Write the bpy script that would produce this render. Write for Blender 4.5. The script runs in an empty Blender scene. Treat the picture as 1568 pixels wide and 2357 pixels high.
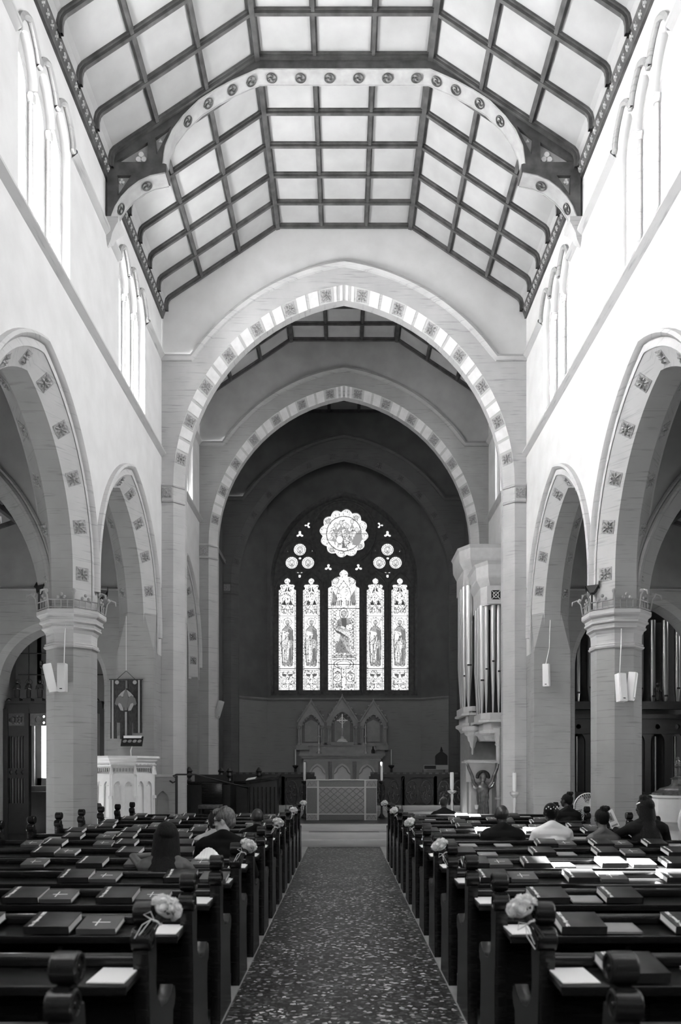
import bpy, bmesh, math, random
import numpy as np
from mathutils import Vector, Matrix
PI=math.pi; rnd=random.Random(7)
SC=bpy.context.scene; COL=SC.collection
# ---------------- camera (level, shifted lens) ----------------
FPX=1750.0; EYE=1.65
cam=bpy.data.cameras.new('camera'); cam.sensor_fit='VERTICAL'; cam.sensor_height=36.0
cam.lens=FPX/2357*36.0; cam.shift_x=-8/2357; cam.shift_y=600/2357
cam.clip_start=.1; cam.clip_end=200
cam.dof.use_dof=True; cam.dof.focus_distance=15.0; cam.dof.aperture_fstop=2.8
camo=bpy.data.objects.new('camera',cam); COL.objects.link(camo)
camo.location=(0,0,EYE); camo.rotation_euler=(PI/2,0,0); SC.camera=camo
# ---------------- view, world, sun, window strengths ----------------
SC.view_settings.view_transform='Standard'; SC.view_settings.look='None'
SC.view_settings.gamma=1; SC.view_settings.use_curve_mapping=False
SC.view_settings.exposure=0.5
W=bpy.data.worlds.new('world'); SC.world=W; W.use_nodes=True
bg=W.node_tree.nodes['Background']; bg.inputs[0].default_value=(.9,.9,.9,1); bg.inputs[1].default_value=2.0
sl=bpy.data.lights.new('sun','SUN'); sl.energy=260; sl.angle=.012
so=bpy.data.objects.new('sun',sl); COL.objects.link(so); so.location=(-20,8,30)
so.rotation_euler=Vector((.72,-.02,-1)).to_track_quat('-Z','Y').to_euler()
GLASS_L=43.0; GLASS_R=19.0; GLASS_CH=2.0; GLASS_CHR=6.0; GLASS_AISLE=.6; GLASS_AISLER=3.5; FILL_WEST=2.0; GLASS_EAST=.85
# ---------------- materials ----------------
def newmat(name):
    m=bpy.data.materials.new(name); m.use_nodes=True
    return m,m.node_tree,m.node_tree.nodes['Principled BSDF']
def g3(v): return (v,v,v,1)
def flat(name,v,rough=.6,metal=0,spec=.5,noise=0,scale=8,bump=0,stretch=(1,1,1),coat=0):
    m,t,b=newmat(name); b.inputs['Base Color'].default_value=g3(v)
    b.inputs['Roughness'].default_value=rough; b.inputs['Metallic'].default_value=metal
    b.inputs['Specular IOR Level'].default_value=spec; b.inputs['Coat Weight'].default_value=coat
    if noise or bump:
        tc=t.nodes.new('ShaderNodeTexCoord'); mp=t.nodes.new('ShaderNodeMapping'); mp.inputs['Scale'].default_value=stretch
        n=t.nodes.new('ShaderNodeTexNoise'); n.inputs['Scale'].default_value=scale; n.inputs['Detail'].default_value=5
        t.links.new(tc.outputs['Object'],mp.inputs[0]); t.links.new(mp.outputs[0],n.inputs['Vector'])
        r=t.nodes.new('ShaderNodeMapRange'); r.inputs[1].default_value=.3; r.inputs[2].default_value=.7
        r.inputs[3].default_value=max(v-noise,.001); r.inputs[4].default_value=min(v+noise,.95)
        t.links.new(n.outputs['Fac'],r.inputs[0]); t.links.new(r.outputs[0],b.inputs['Base Color'])
        if bump:
            bp=t.nodes.new('ShaderNodeBump'); bp.inputs['Strength'].default_value=bump; bp.inputs['Distance'].default_value=.01
            t.links.new(n.outputs['Fac'],bp.inputs['Height']); t.links.new(bp.outputs[0],b.inputs['Normal'])
    return m
def stone(name,v,var=.05,joint=.85,course=.36):
    """limestone: horizontal bedding streaks, blotches, faint coursing joints"""
    m,t,b=newmat(name); b.inputs['Roughness'].default_value=.85; b.inputs['Specular IOR Level'].default_value=.2
    N=t.nodes.new; L=t.links.new
    tc=N('ShaderNodeTexCoord'); mp=N('ShaderNodeMapping'); mp.inputs['Scale'].default_value=(1.2,1.2,22)
    L(tc.outputs['Object'],mp.inputs[0])
    n1=N('ShaderNodeTexNoise'); n1.inputs['Scale'].default_value=1.6; n1.inputs['Detail'].default_value=6; L(mp.outputs[0],n1.inputs['Vector'])
    n2=N('ShaderNodeTexNoise'); n2.inputs['Scale'].default_value=2.2; n2.inputs['Detail'].default_value=7; L(tc.outputs['Object'],n2.inputs['Vector'])
    rp=N('ShaderNodeValToRGB'); rp.color_ramp.elements[0].position=.30; rp.color_ramp.elements[0].color=g3(v*.74)
    rp.color_ramp.elements[1].position=.42; rp.color_ramp.elements[1].color=g3(v); L(n1.outputs['Fac'],rp.inputs[0])
    r2=N('ShaderNodeMapRange'); r2.inputs[1].default_value=.3; r2.inputs[2].default_value=.7; r2.inputs[3].default_value=1-var*2; r2.inputs[4].default_value=1+var
    L(n2.outputs['Fac'],r2.inputs[0])
    mx=N('ShaderNodeMix'); mx.data_type='RGBA'; mx.blend_type='MULTIPLY'; mx.inputs[0].default_value=1
    L(rp.outputs[0],mx.inputs[6]); L(r2.outputs[0],mx.inputs[7])
    sp=N('ShaderNodeSeparateXYZ'); L(tc.outputs['Object'],sp.inputs[0])
    md=N('ShaderNodeMath'); md.operation='FRACT'; dv=N('ShaderNodeMath'); dv.operation='DIVIDE'; dv.inputs[1].default_value=course
    L(sp.outputs[2],dv.inputs[0]); L(dv.outputs[0],md.inputs[0])
    lt=N('ShaderNodeMath'); lt.operation='LESS_THAN'; lt.inputs[1].default_value=.025; L(md.outputs[0],lt.inputs[0])
    m2=N('ShaderNodeMix'); m2.data_type='RGBA'; m2.blend_type='MULTIPLY'; L(lt.outputs[0],m2.inputs[0])
    L(mx.outputs[2],m2.inputs[6]); m2.inputs[7].default_value=g3(joint)
    L(m2.outputs[2],b.inputs['Base Color'])
    bp=N('ShaderNodeBump'); bp.inputs['Strength'].default_value=.15; bp.inputs['Distance'].default_value=.01
    L(n1.outputs['Fac'],bp.inputs['Height']); L(bp.outputs[0],b.inputs['Normal'])
    return m
def glassmat(name,strength,attr=None,transp=True):
    m=bpy.data.materials.new(name); m.use_nodes=True; t=m.node_tree; t.nodes.clear()
    o=t.nodes.new('ShaderNodeOutputMaterial'); e=t.nodes.new('ShaderNodeEmission'); e.inputs[1].default_value=strength
    if attr:
        a=t.nodes.new('ShaderNodeAttribute'); a.attribute_name=attr; t.links.new(a.outputs['Color'],e.inputs[0])
        t.links.new(e.outputs[0],o.inputs[0]); return m
    tr=t.nodes.new('ShaderNodeBsdfTransparent'); ad=t.nodes.new('ShaderNodeAddShader')
    t.links.new(e.outputs[0],ad.inputs[0]); t.links.new(tr.outputs[0],ad.inputs[1]); t.links.new(ad.outputs[0],o.inputs[0])
    return m
def terrazzo():
    m,t,b=newmat('terrazzo'); N=t.nodes.new; L=t.links.new
    tc=N('ShaderNodeTexCoord'); mp=N('ShaderNodeMapping'); mp.inputs['Scale'].default_value=(1,1.0,1); L(tc.outputs['Object'],mp.inputs[0])
    v=N('ShaderNodeTexVoronoi'); v.inputs['Scale'].default_value=34; v.inputs['Randomness'].default_value=1; L(mp.outputs[0],v.inputs['Vector'])
    sp=N('ShaderNodeSeparateXYZ'); L(v.outputs['Color'],sp.inputs[0])
    rp=N('ShaderNodeValToRGB'); cr=rp.color_ramp; cr.elements[0].position=0; cr.elements[0].color=g3(.02)
    cr.elements[1].position=1; cr.elements[1].color=g3(.6)
    e=cr.elements.new(.45); e.color=g3(.03); e=cr.elements.new(.72); e.color=g3(.07); e=cr.elements.new(.86); e.color=g3(.14); e=cr.elements.new(.95); e.color=g3(.4)
    L(sp.outputs[0],rp.inputs[0])
    n=N('ShaderNodeTexNoise'); n.inputs['Scale'].default_value=1.3; n.inputs['Detail'].default_value=6; L(tc.outputs['Object'],n.inputs['Vector'])
    r2=N('ShaderNodeMapRange'); r2.inputs[1].default_value=.3; r2.inputs[2].default_value=.7; r2.inputs[3].default_value=.5; r2.inputs[4].default_value=1.1; L(n.outputs['Fac'],r2.inputs[0])
    mx=N('ShaderNodeMix'); mx.data_type='RGBA'; mx.blend_type='MULTIPLY'; mx.inputs[0].default_value=1; L(rp.outputs[0],mx.inputs[6]); L(r2.outputs[0],mx.inputs[7])
    L(mx.outputs[2],b.inputs['Base Color']); b.inputs['Roughness'].default_value=.42; b.inputs['Specular IOR Level'].default_value=.35
    return m
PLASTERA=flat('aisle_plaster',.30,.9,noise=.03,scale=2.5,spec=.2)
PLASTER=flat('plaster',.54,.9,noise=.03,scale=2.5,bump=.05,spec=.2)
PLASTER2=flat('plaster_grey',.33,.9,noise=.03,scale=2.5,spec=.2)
PLASTER3=flat('shaded_sanctuary_plaster',.15,.9,noise=.02,scale=2,spec=.1)  # dimness of the sanctuary bay put into the plaster colour
COFFER=flat('coffer_panel',.33,.9,noise=.03,scale=2,spec=.2)
STONE=stone('limestone',.30); STONEL=stone('limestone_pale',.44,.04,.9); STONEN=stone('lit_arch_limestone',.42,.05,.9); BLOCK=flat('dressed_block',.58,.8,noise=.05,scale=6); STONED=stone('limestone_grey',.28,.06)  # nave arch stone is limestone with its brighter light put into the colour
CREST=flat('cresting_metal',.28,.5)
CARVE=flat('carved_stone',.28,.9,noise=.1,scale=30,bump=.5)
MARBLE=flat('pulpit_stone',.72,.55,noise=.04,scale=5)
OAK=flat('roof_oak',.06,.5,noise=.03,scale=5,stretch=(1,1,1))
PANELP=flat('truss_panel',.6,.7)
OAKL=flat('painted_soffit',.30,.6,noise=.04,scale=6)
PEW=flat('pew_wood',.009,.27,noise=.003,scale=6,stretch=(1,8,8),spec=.35)
DARKW=flat('dark_carved_wood',.012,.4,noise=.004)
MIDW=flat('carved_wood_relief',.07,.45,noise=.03,scale=20)
IRON=flat('black_iron',.01,.5); BRASS=flat('brass',.7,.4,.6); PIPE=flat('organ_pipe_metal',.62,.34,.7)
PIPED=flat('dull_pipe_metal',.35,.3,1)
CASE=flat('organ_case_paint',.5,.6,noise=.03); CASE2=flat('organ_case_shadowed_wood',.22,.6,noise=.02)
WHITE=flat('white_paper',.85,.8); CANDLE=flat('candle_wax',.85,.5); SPEAK=flat('speaker_shell',.55,.5); SPEAKW=flat('speaker_white',.78,.5)
COVERD=flat('hymnal_cover',.022,.36,noise=.006,scale=20); COVERM=flat('prayer_cover',.085,.38,noise=.01,scale=20)
COVERL=flat('booklet_cover',.26,.5); PAGES=flat('page_edges',.75,.8); GILT=flat('white_stamping',.85,.5)
TERR=terrazzo(); PALEFL=flat('pale_floor',.30,.5,noise=.05,scale=3); STEP=flat('step_marble',.40,.4,noise=.07,scale=3,stretch=(.3,3,3)); STEPD=flat('dark_tread',.03,.3)
CLOTH=flat('altar_cloth_grey',.16,.8,noise=.02,scale=40); CLOTHB=flat('altar_brocade',.26,.8,noise=.05,scale=60); CLOTHW=flat('altar_braid',.5,.7)
ROSE=flat('rose_petals',.95,.7); LEAF=flat('leaves',.03,.5); RIB=flat('ribbon',.7,.4); FANW=flat('fan_white',.7,.4)
TRAC=flat('shaded_tracery_stone',.10,.8,noise=.03); REREDOS=flat('reredos_stone',.38,.7,noise=.05,scale=4)  # tracery darkened to carry its shade against the bright glass
ROSE.node_tree.nodes['Principled BSDF'].inputs['Subsurface Weight'].default_value=.6
ROSE.node_tree.nodes['Principled BSDF'].inputs['Subsurface Scale'].default_value=.03
ROSE.node_tree.nodes['Principled BSDF'].inputs['Subsurface Radius'].default_value=(1,1,1)
# ---------------- mesh builder ----------------
MXZ=Matrix(((1,0,0,0),(0,0,-1,0),(0,1,0,0),(0,0,0,1)))     # u->X v->Z
MYZ=Matrix(((0,0,1,0),(1,0,0,0),(0,1,0,0),(0,0,0,1)))      # u->Y v->Z w->X
def T(x,y,z): return Matrix.Translation((x,y,z))
def RX(a): return Matrix.Rotation(a,4,'X')
def RY(a): return Matrix.Rotation(a,4,'Y')
def RZ(a): return Matrix.Rotation(a,4,'Z')
def S3(a,b,c): return Matrix.Diagonal((a,b,c,1))
def fillplate(outline,holes,thick,bevel=0):
    cu=bpy.data.curves.new('c','CURVE'); cu.dimensions='2D'; cu.fill_mode='BOTH'; cu.extrude=thick/2
    if bevel: cu.bevel_depth=bevel; cu.bevel_resolution=1; cu.extrude=max(thick/2-bevel,0)
    for loop in [outline]+list(holes):
        s=cu.splines.new('POLY'); s.points.add(len(loop)-1)
        for p,q in zip(s.points,loop): p.co=(q[0],q[1],0,1)
        s.use_cyclic_u=True
    o=bpy.data.objects.new('c',cu); COL.objects.link(o)
    me=bpy.data.meshes.new_from_object(o.evaluated_get(bpy.context.evaluated_depsgraph_get()))
    vs=[tuple(v.co) for v in me.vertices]; fs=[tuple(p.vertices) for p in me.polygons]
    bpy.data.objects.remove(o); bpy.data.curves.remove(cu); bpy.data.meshes.remove(me)
    return vs,fs
class MB:
    def __init__(s): s.V=[];s.F=[];s.I=[];s.m=[]
    def add(s,vs,fs,mat,M=None):
        if mat not in s.m: s.m.append(mat)
        k=s.m.index(mat); n=len(s.V)
        s.V+= [tuple(M@Vector(v)) for v in vs] if M is not None else [tuple(v) for v in vs]
        s.F+=[tuple(i+n for i in f) for f in fs]; s.I+=[k]*len(fs); return s
    def box(s,x0,x1,y0,y1,z0,z1,mat,M=None,bev=0):
        if bev:
            bm=bmesh.new(); bmesh.ops.create_cube(bm,size=1)
            for v in bm.verts: v.co=Vector(((x0+x1)/2+v.co.x*(x1-x0),(y0+y1)/2+v.co.y*(y1-y0),(z0+z1)/2+v.co.z*(z1-z0)))
            bmesh.ops.bevel(bm,geom=bm.edges[:],offset=bev,segments=2,profile=.5,affect='EDGES')
            bm.verts.index_update(); vs=[v.co[:] for v in bm.verts]; fs=[[v.index for v in f.verts] for f in bm.faces]; bm.free()
            return s.add(vs,fs,mat,M)
        vs=[(x,y,z) for x in (x0,x1) for y in (y0,y1) for z in (z0,z1)]
        return s.add(vs,[(0,1,3,2),(4,6,7,5),(0,4,5,1),(2,3,7,6),(0,2,6,4),(1,5,7,3)],mat,M)
    def loft(s,loops,mat,closed=False,caps=False,M=None,ring=False):
        n=len(loops[0]); vs=[p for l in loops for p in l]; fs=[]
        rows=len(loops)
        for i in range(rows if ring else rows-1):
            a=i*n; b=((i+1)%rows)*n
            for j in range(n if closed else n-1): fs.append((a+j,a+(j+1)%n,b+(j+1)%n,b+j))
        if caps: fs.append(tuple(range(n))); fs.append(tuple(range((rows-1)*n,rows*n))[::-1])
        return s.add(vs,fs,mat,M)
    def lathe(s,prof,mat,n=20,M=None,ph=0,sx=1,sy=1):
        loops=[[(r*math.cos(ph+2*PI*k/n)*sx,r*math.sin(ph+2*PI*k/n)*sy,z) for k in range(n)] for r,z in prof]
        return s.loft(loops,mat,closed=True,caps=True,M=M)
    def tube(s,path,r,mat,n=8,M=None,closed=False):
        P=[Vector(p) for p in path]; R=r if isinstance(r,(list,tuple)) else [r]*len(P); loops=[]
        N=len(P)
        t0=(P[1]-P[0]).normalized(); up=Vector((0,0,1)) if abs(t0.z)<.9 else Vector((1,0,0))
        for i,p in enumerate(P):
            a=P[(i-1)%N] if (closed or i>0) else p; b=P[(i+1)%N] if (closed or i<N-1) else p
            t=(b-a).normalized() if (b-a).length>1e-9 else t0
            x=up.cross(t)
            if x.length<1e-4: x=Vector((1,0,0)).cross(t)
            x.normalize(); y=t.cross(x); up=y if y.length>0 else up
            loops.append([tuple(p+x*R[i]*math.cos(2*PI*k/n)+y*R[i]*math.sin(2*PI*k/n)) for k in range(n)])
        return s.loft(loops,mat,closed=True,caps=not closed,M=M,ring=closed)
    def sphere(s,c,r,mat,u=14,v=9,M=None):
        rr=(r,r,r) if not isinstance(r,(tuple,list)) else r
        prof=[(math.sin(PI*k/v),-math.cos(PI*k/v)) for k in range(v+1)]; prof[0]=(.02,-1); prof[-1]=(.02,1)
        MM=T(*c)@S3(*rr); MM=M@MM if M is not None else MM
        return s.lathe(prof,mat,u,MM)
    def cap(s,a,b,r0,r1,mat,n=12,M=None):
        """tapered capsule"""
        a=Vector(a); b=Vector(b); d=b-a; L=max(d.length,1e-5)
        q=Vector((0,0,1)).rotation_difference(d.normalized() if d.length>1e-6 else Vector((0,0,1))).to_matrix().to_4x4()
        pr=[(r0*math.sin(t),-r0*math.cos(t)) for t in (.15,.5,.9,1.3)]+[(r1*math.sin(t),L-r1*math.cos(t)) for t in (1.84,2.24,2.64,2.99)]
        MM=T(*a)@q; MM=M@MM if M is not None else MM
        return s.lathe(pr,mat,n,MM)
    def plate(s,outline,holes,thick,mat,M,bevel=0):
        vs,fs=fillplate(outline,holes,thick,bevel); return s.add(vs,fs,mat,M)
    def mesh(s,name,smooth=True,ang=.6):
        me=bpy.data.meshes.new(name); me.from_pydata(s.V,[],s.F)
        for m in s.m: me.materials.append(m)
        me.polygons.foreach_set('material_index',s.I)
        bm=bmesh.new(); bm.from_mesh(me); bmesh.ops.recalc_face_normals(bm,faces=bm.faces[:]); bm.to_mesh(me); bm.free()
        if smooth:
            me.polygons.foreach_set('use_smooth',[True]*len(me.polygons)); me.set_sharp_from_angle(angle=ang)
        return me
    def build(s,name,parent=None,loc=None,smooth=True,ang=.6,label=None,cat=None,group=None,kind=None):
        return link(name,s.mesh(name,smooth,ang),parent,loc,label,cat,group,kind)
def props(o,label=None,cat=None,group=None,kind=None):
    if label: o['label']=label
    if cat: o['category']=cat
    if group: o['group']=group
    if kind: o['kind']=kind
    return o
def link(name,data,parent=None,loc=None,label=None,cat=None,group=None,kind=None,rot=None):
    o=bpy.data.objects.new(name,data); COL.objects.link(o)
    if parent: o.parent=parent
    if loc is not None: o.location=loc
    if rot is not None: o.rotation_euler=rot
    return props(o,label,cat,group,kind)
def thing(name,loc,label,cat,group=None,rz=0,kind=None):
    o=bpy.data.objects.new(name,None); o.empty_display_size=.1; COL.objects.link(o); o.location=loc; o.rotation_euler=(0,0,rz)
    return props(o,label,cat,group,kind)
def struct(name,mb,**k): return mb.build(name,kind='structure',**k)
def arch(c0,half,zs,c,zb,n=18,left=True):
    """pointed arch outline (u,z): base left, up, apex, base right"""
    R=half+c; a1=math.acos(c/R); L=[]
    for k in range(n+1):
        t=a1*k/n; L.append((c0+c-R*math.cos(t),zs+R*math.sin(t)))
    Rr=[(2*c0-u,z) for u,z in L[:-1]][::-1]
    return [(c0-half,zb)]+L+Rr+[(c0+half,zb)]
def circ(cx,cy,r,n=24,ph=0): return [(cx+r*math.cos(ph+2*PI*k/n),cy+r*math.sin(ph+2*PI*k/n)) for k in range(n)]
def copies(root,loc,rz=None,label=None,group=None):
    r=root.copy(); COL.objects.link(r); r.location=loc
    if rz is not None: r.rotation_euler=(0,0,rz)
    if label: r['label']=label
    if group: r['group']=group
    for ch in root.children:
        c=ch.copy(); COL.objects.link(c); c.parent=r
        for g in ch.children:
            d=g.copy(); COL.objects.link(d); d.parent=c
    return r
ORD=['nearest','second','third','fourth','fifth','sixth','seventh','eighth','ninth','tenth','eleventh','twelfth','thirteenth','farthest']
# =============== THE SHELL ===============
NW=4.08          # nave wall face
def rosette(mb,M,s=.1,mat=None):
    """carved square block with an eight-petalled flower, local XY plane facing +Z"""
    mat=mat or CARVE
    mb.box(-s,s,-s,s,-.01,.008,mat,M)
    for k in range(8):
        a=k*PI/4; L=s*(1.15 if k%2 else .9)
        c,t=math.cos(a),math.sin(a)
        vs=[(c*s*.2,t*s*.2,.012),(c*L*.6-t*s*.2,t*L*.6+c*s*.2,.012),(c*L,t*L,.01),(c*L*.6+t*s*.2,t*L*.6-c*s*.2,.012),(c*L*.62,t*L*.62,.04)]
        mb.add(vs,[(0,1,4),(1,2,4),(2,3,4),(3,0,4)],mat,M)
    mb.sphere((0,0,.02),(s*.22,s*.22,.03),mat,8,5,M)
def frame(o,x,y):
    """matrix from origin, x axis, y axis"""
    x=Vector(x).normalized(); y=Vector(y); y=(y-x*y.dot(x)).normalized(); z=x.cross(y)
    return Matrix(((x.x,y.x,z.x,o[0]),(x.y,y.y,z.y,o[1]),(x.z,y.z,z.z,o[2]),(0,0,0,1)))
def oframe(o,x,y,want):
    m=frame(o,x,y)
    return m if m.col[2].xyz.dot(Vector(want))>0 else frame(o,y,x)
def arc_frames(pA,pB,fr):
    """pA,pB: two matching outlines as 3D points; fr fraction 0..1 by length -> point mid, tangent, across"""
    L=[0]
    for i in range(1,len(pA)): L.append(L[-1]+(Vector(pA[i])-Vector(pA[i-1])).length)
    t=fr*L[-1]; i=1
    while i<len(L)-1 and L[i]<t: i+=1
    f=(t-L[i-1])/max(L[i]-L[i-1],1e-6)
    a=Vector(pA[i-1]).lerp(Vector(pA[i]),f); b=Vector(pB[i-1]).lerp(Vector(pB[i]),f)
    tan=(Vector(pA[i])-Vector(pA[i-1])).normalized()
    return (a+b)/2,tan,(b-a)
# ---- arcade + clerestory side walls ----
ZS,CA,HF,HS=4.8,.67,1.965,1.735        # arcade arch: spring, centre offset, half span at face and at soffit
def lancets(c,half,z0,zs,n=8):
    """three lancets in a group"""
    return [arch(c+d,half,zs,half*.9,z0,n) for d in (-.6,0,.6)]
def scallop(c,z0,zs,half=.3):
    out=[(c-.9,z0)]
    for d in (-.6,0,.6): out+=arch(c+d,half,zs,.24,z0,7)[1:-1]
    # remove duplicated touching points
    res=[]
    for p in out+[(c+.9,z0)]:
        if not res or (abs(p[0]-res[-1][0])+abs(p[1]-res[-1][1]))>1e-4: res.append(p)
    return res
def side_wall(sg,y0,y1,arches,wins,name,glass,wn,respond=None,half=0):
    mb=MB(); mbs=MB()
    hf=HF-half; hs=HS-half
    # polygon of the wall above the arches
    o=[(y0,12.3),(y0,4.25)]
    for c in arches: o+=arch(c,hf,ZS,CA,4.25)
    o+=[(y1,4.25),(y1,12.3)]
    o2=[];[o2.append(p) for p in o if not o2 or (Vector(p)-Vector(o2[-1])).length>1e-4]
    sc=[scallop(c,8.95,10.72) for c in wins]
    M=lambda x: T(sg*x,0,0)@MYZ
    mb.plate(o2,sc,.12,PLASTER,M(NW+.06))
    # back (aisle) face, only up to the aisle roof
    b=[(u,min(z,8.4)) for u,z in o2]
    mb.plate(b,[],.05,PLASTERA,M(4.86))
    # clerestory inner wall with lancets
    hl=[l for c in wins for l in lancets(c,.2,9.0,10.62)]
    mb.plate([(y0,8.0),(y1,8.0),(y1,12.3),(y0,12.3)],hl,.30,STONEL,M(NW+.27))
    for c in arches:
        A=[arch(c,hf,ZS,CA,4.25),arch(c,hs,ZS,CA,4.25)]
        xs=[(NW,A[0]),(NW+.22,A[1]),(NW+.56,A[1]),(NW+.78,A[0])]
        L=[[(sg*x,u,z) for u,z in a] for x,a in xs]
        mb.loft(L[:2],STONEL,False); mb.loft(L[1:3],STONE,False); mb.loft(L[2:],STONED,False)
        # pale stone margin on the wall face and moulded hood
        out=arch(c,hf+.16,ZS,CA,4.25); inn=A[0]
        mb.loft([[(sg*(NW-.012),u,z) for u,z in inn],[(sg*(NW-.012),u,z) for u,z in out]],STONEL)
        ou2=arch(c,hf+.2,ZS,CA,5.2)
        prof=[(NW,-.03),(NW-.05,-.02),(NW-.09,.02),(NW-.07,.06),(NW,.07)]
        mb.loft([[(sg*x,u,z) for u,z in arch(c,hf+.13+d,ZS,CA,4.6)] for x,d in prof],STONEL,False)
        for q in (0,2):
            for fr in [.072,.168,.263,.359,.454,.546,.641,.737,.832,.928]:
                p,t,a=arc_frames(L[q],L[q+1],fr)
                rosette(mb,oframe(p,t,a,(-sg if q==0 else sg,0,0)),.105)
    struct(name,mb)
    # string courses
    st=MB()
    for z,dd in ((8.77,.10),(10.93,.09)):
        segs=[(y0,y1)]
        if z>10: 
            segs=[]; a=y0
            for c in wins: segs.append((a,c-.97)); a=c+.97
            segs.append((a,y1))
        for a,b2 in segs:
            if b2-a<.05: continue
            pr=[(NW,-.07),(NW-.03,-.05),(NW-dd,.0),(NW-dd,.035),(NW-.04,.08),(NW,.09)]
            st.loft([[(sg*x,yy,z+dz) for x,dz in pr] for yy in (a,b2)],STONEL,False)
        if z>10:
            for c in wins:                                   # hood moulds over each lancet
                path=scallop(c,10.9,10.78,.34); path=[(c+(u-c)*1.04,zz+.03) for u,zz in path if zz>=10.88]
                pts=[(sg*(NW-.03),c-.97,10.93)]+[(sg*(NW-.03),u,zz+.02) for u,zz in path]+[(sg*(NW-.03),c+.97,10.93)]
                st.tube(pts,.045,STONE,6)
    struct('trim_%d'%wn,st)
    for i,c in enumerate(wins):
        w=MB(); gl=MB()
        for l in lancets(c,.185,9.02,10.6): gl.plate(l,[],.008,glass,M(NW+.38))
        for d,l in zip((-.6,0,.6),lancets(c,.2,9.0,10.62)):
            w.plate(l,[arch(c+d,.165,10.58,.15,9.04,8)],.05,STONE,M(NW+.30))
            for zz in (9.6,10.2): w.box(sg*(NW+.355),sg*(NW+.365),c+d-.165,c+d+.165,zz-.006,zz+.006,IRON)
        for d in (-.3,.3):                                   # shafts between the lancets
            w.tube([(sg*(NW+.09),c+d,8.95),(sg*(NW+.09),c+d,10.6)],.035,STONEL,8)
            w.lathe([(.05,0),(.07,.05),(.07,.1),(.04,.14)],STONEL,8,T(sg*(NW+.09),c+d,10.55))
        wo=struct('window_%d'%(wn*10+i),w); gl.build('glass_pane',wo)
STONEK=stone('sanctuary_stone',.30,.03,.97); STONEQ=stone('shaded_arch_stone',.15,.05)  # third arch stone carries the unlit bay's shade in its colour
GL=glassmat('clerestory_glass_left',GLASS_L); GR=glassmat('clerestory_glass_right',GLASS_R); GC=glassmat('chancel_glass',GLASS_CH); GCR=glassmat('chancel_glass_right',GLASS_CHR)
BAYS=[-2.43,1.82,6.07,10.32,14.58]
side_wall(-1,-5.0,17.0,BAYS,[1.9,6.15,10.42,14.68],'wall_left',GL,1)
side_wall(1,-5.0,17.0,BAYS,[1.9,6.15,10.42,14.68],'wall_right',GR,2)
side_wall(-1,17.65,21.44,[19.55],[19.6],'wall_chancel_left',GC,3,half=.25)
side_wall(1,17.65,21.44,[19.55],[19.6],'wall_chancel_right',GCR,4,half=.25)
for sg,nm in ((-1,'left'),(1,'right')):
    mb=MB()
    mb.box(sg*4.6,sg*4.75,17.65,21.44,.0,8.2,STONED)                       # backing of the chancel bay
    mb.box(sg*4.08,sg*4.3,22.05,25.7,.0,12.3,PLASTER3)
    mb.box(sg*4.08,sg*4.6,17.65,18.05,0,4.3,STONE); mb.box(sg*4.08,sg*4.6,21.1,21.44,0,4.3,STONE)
    struct('wall_sanctuary_%s'%nm,mb)
    st=MB()
    for z in (8.77,):
        st.box(sg*4.0,sg*4.1,22.05,25.7,z-.07,z+.07,STONED)
    struct('trim_%d'%(5 if sg<0 else 6),st)
    r=MB(); r.box(sg*4.08,sg*4.86,16.315,17.02,0,4.25,STONE)
    for (xa,xb) in ((4.08,4.30),(4.86,4.64)): r.add([(sg*xa,16.545,5.15),(sg*xb,16.315,5.15),(sg*xa,16.315,4.25),(sg*xa,16.545,4.25),(sg*xb,16.315,4.25)],[(0,1,2),(0,2,3),(1,4,2)],STONE)
    struct('wall_respond_%s'%nm,r)
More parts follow.
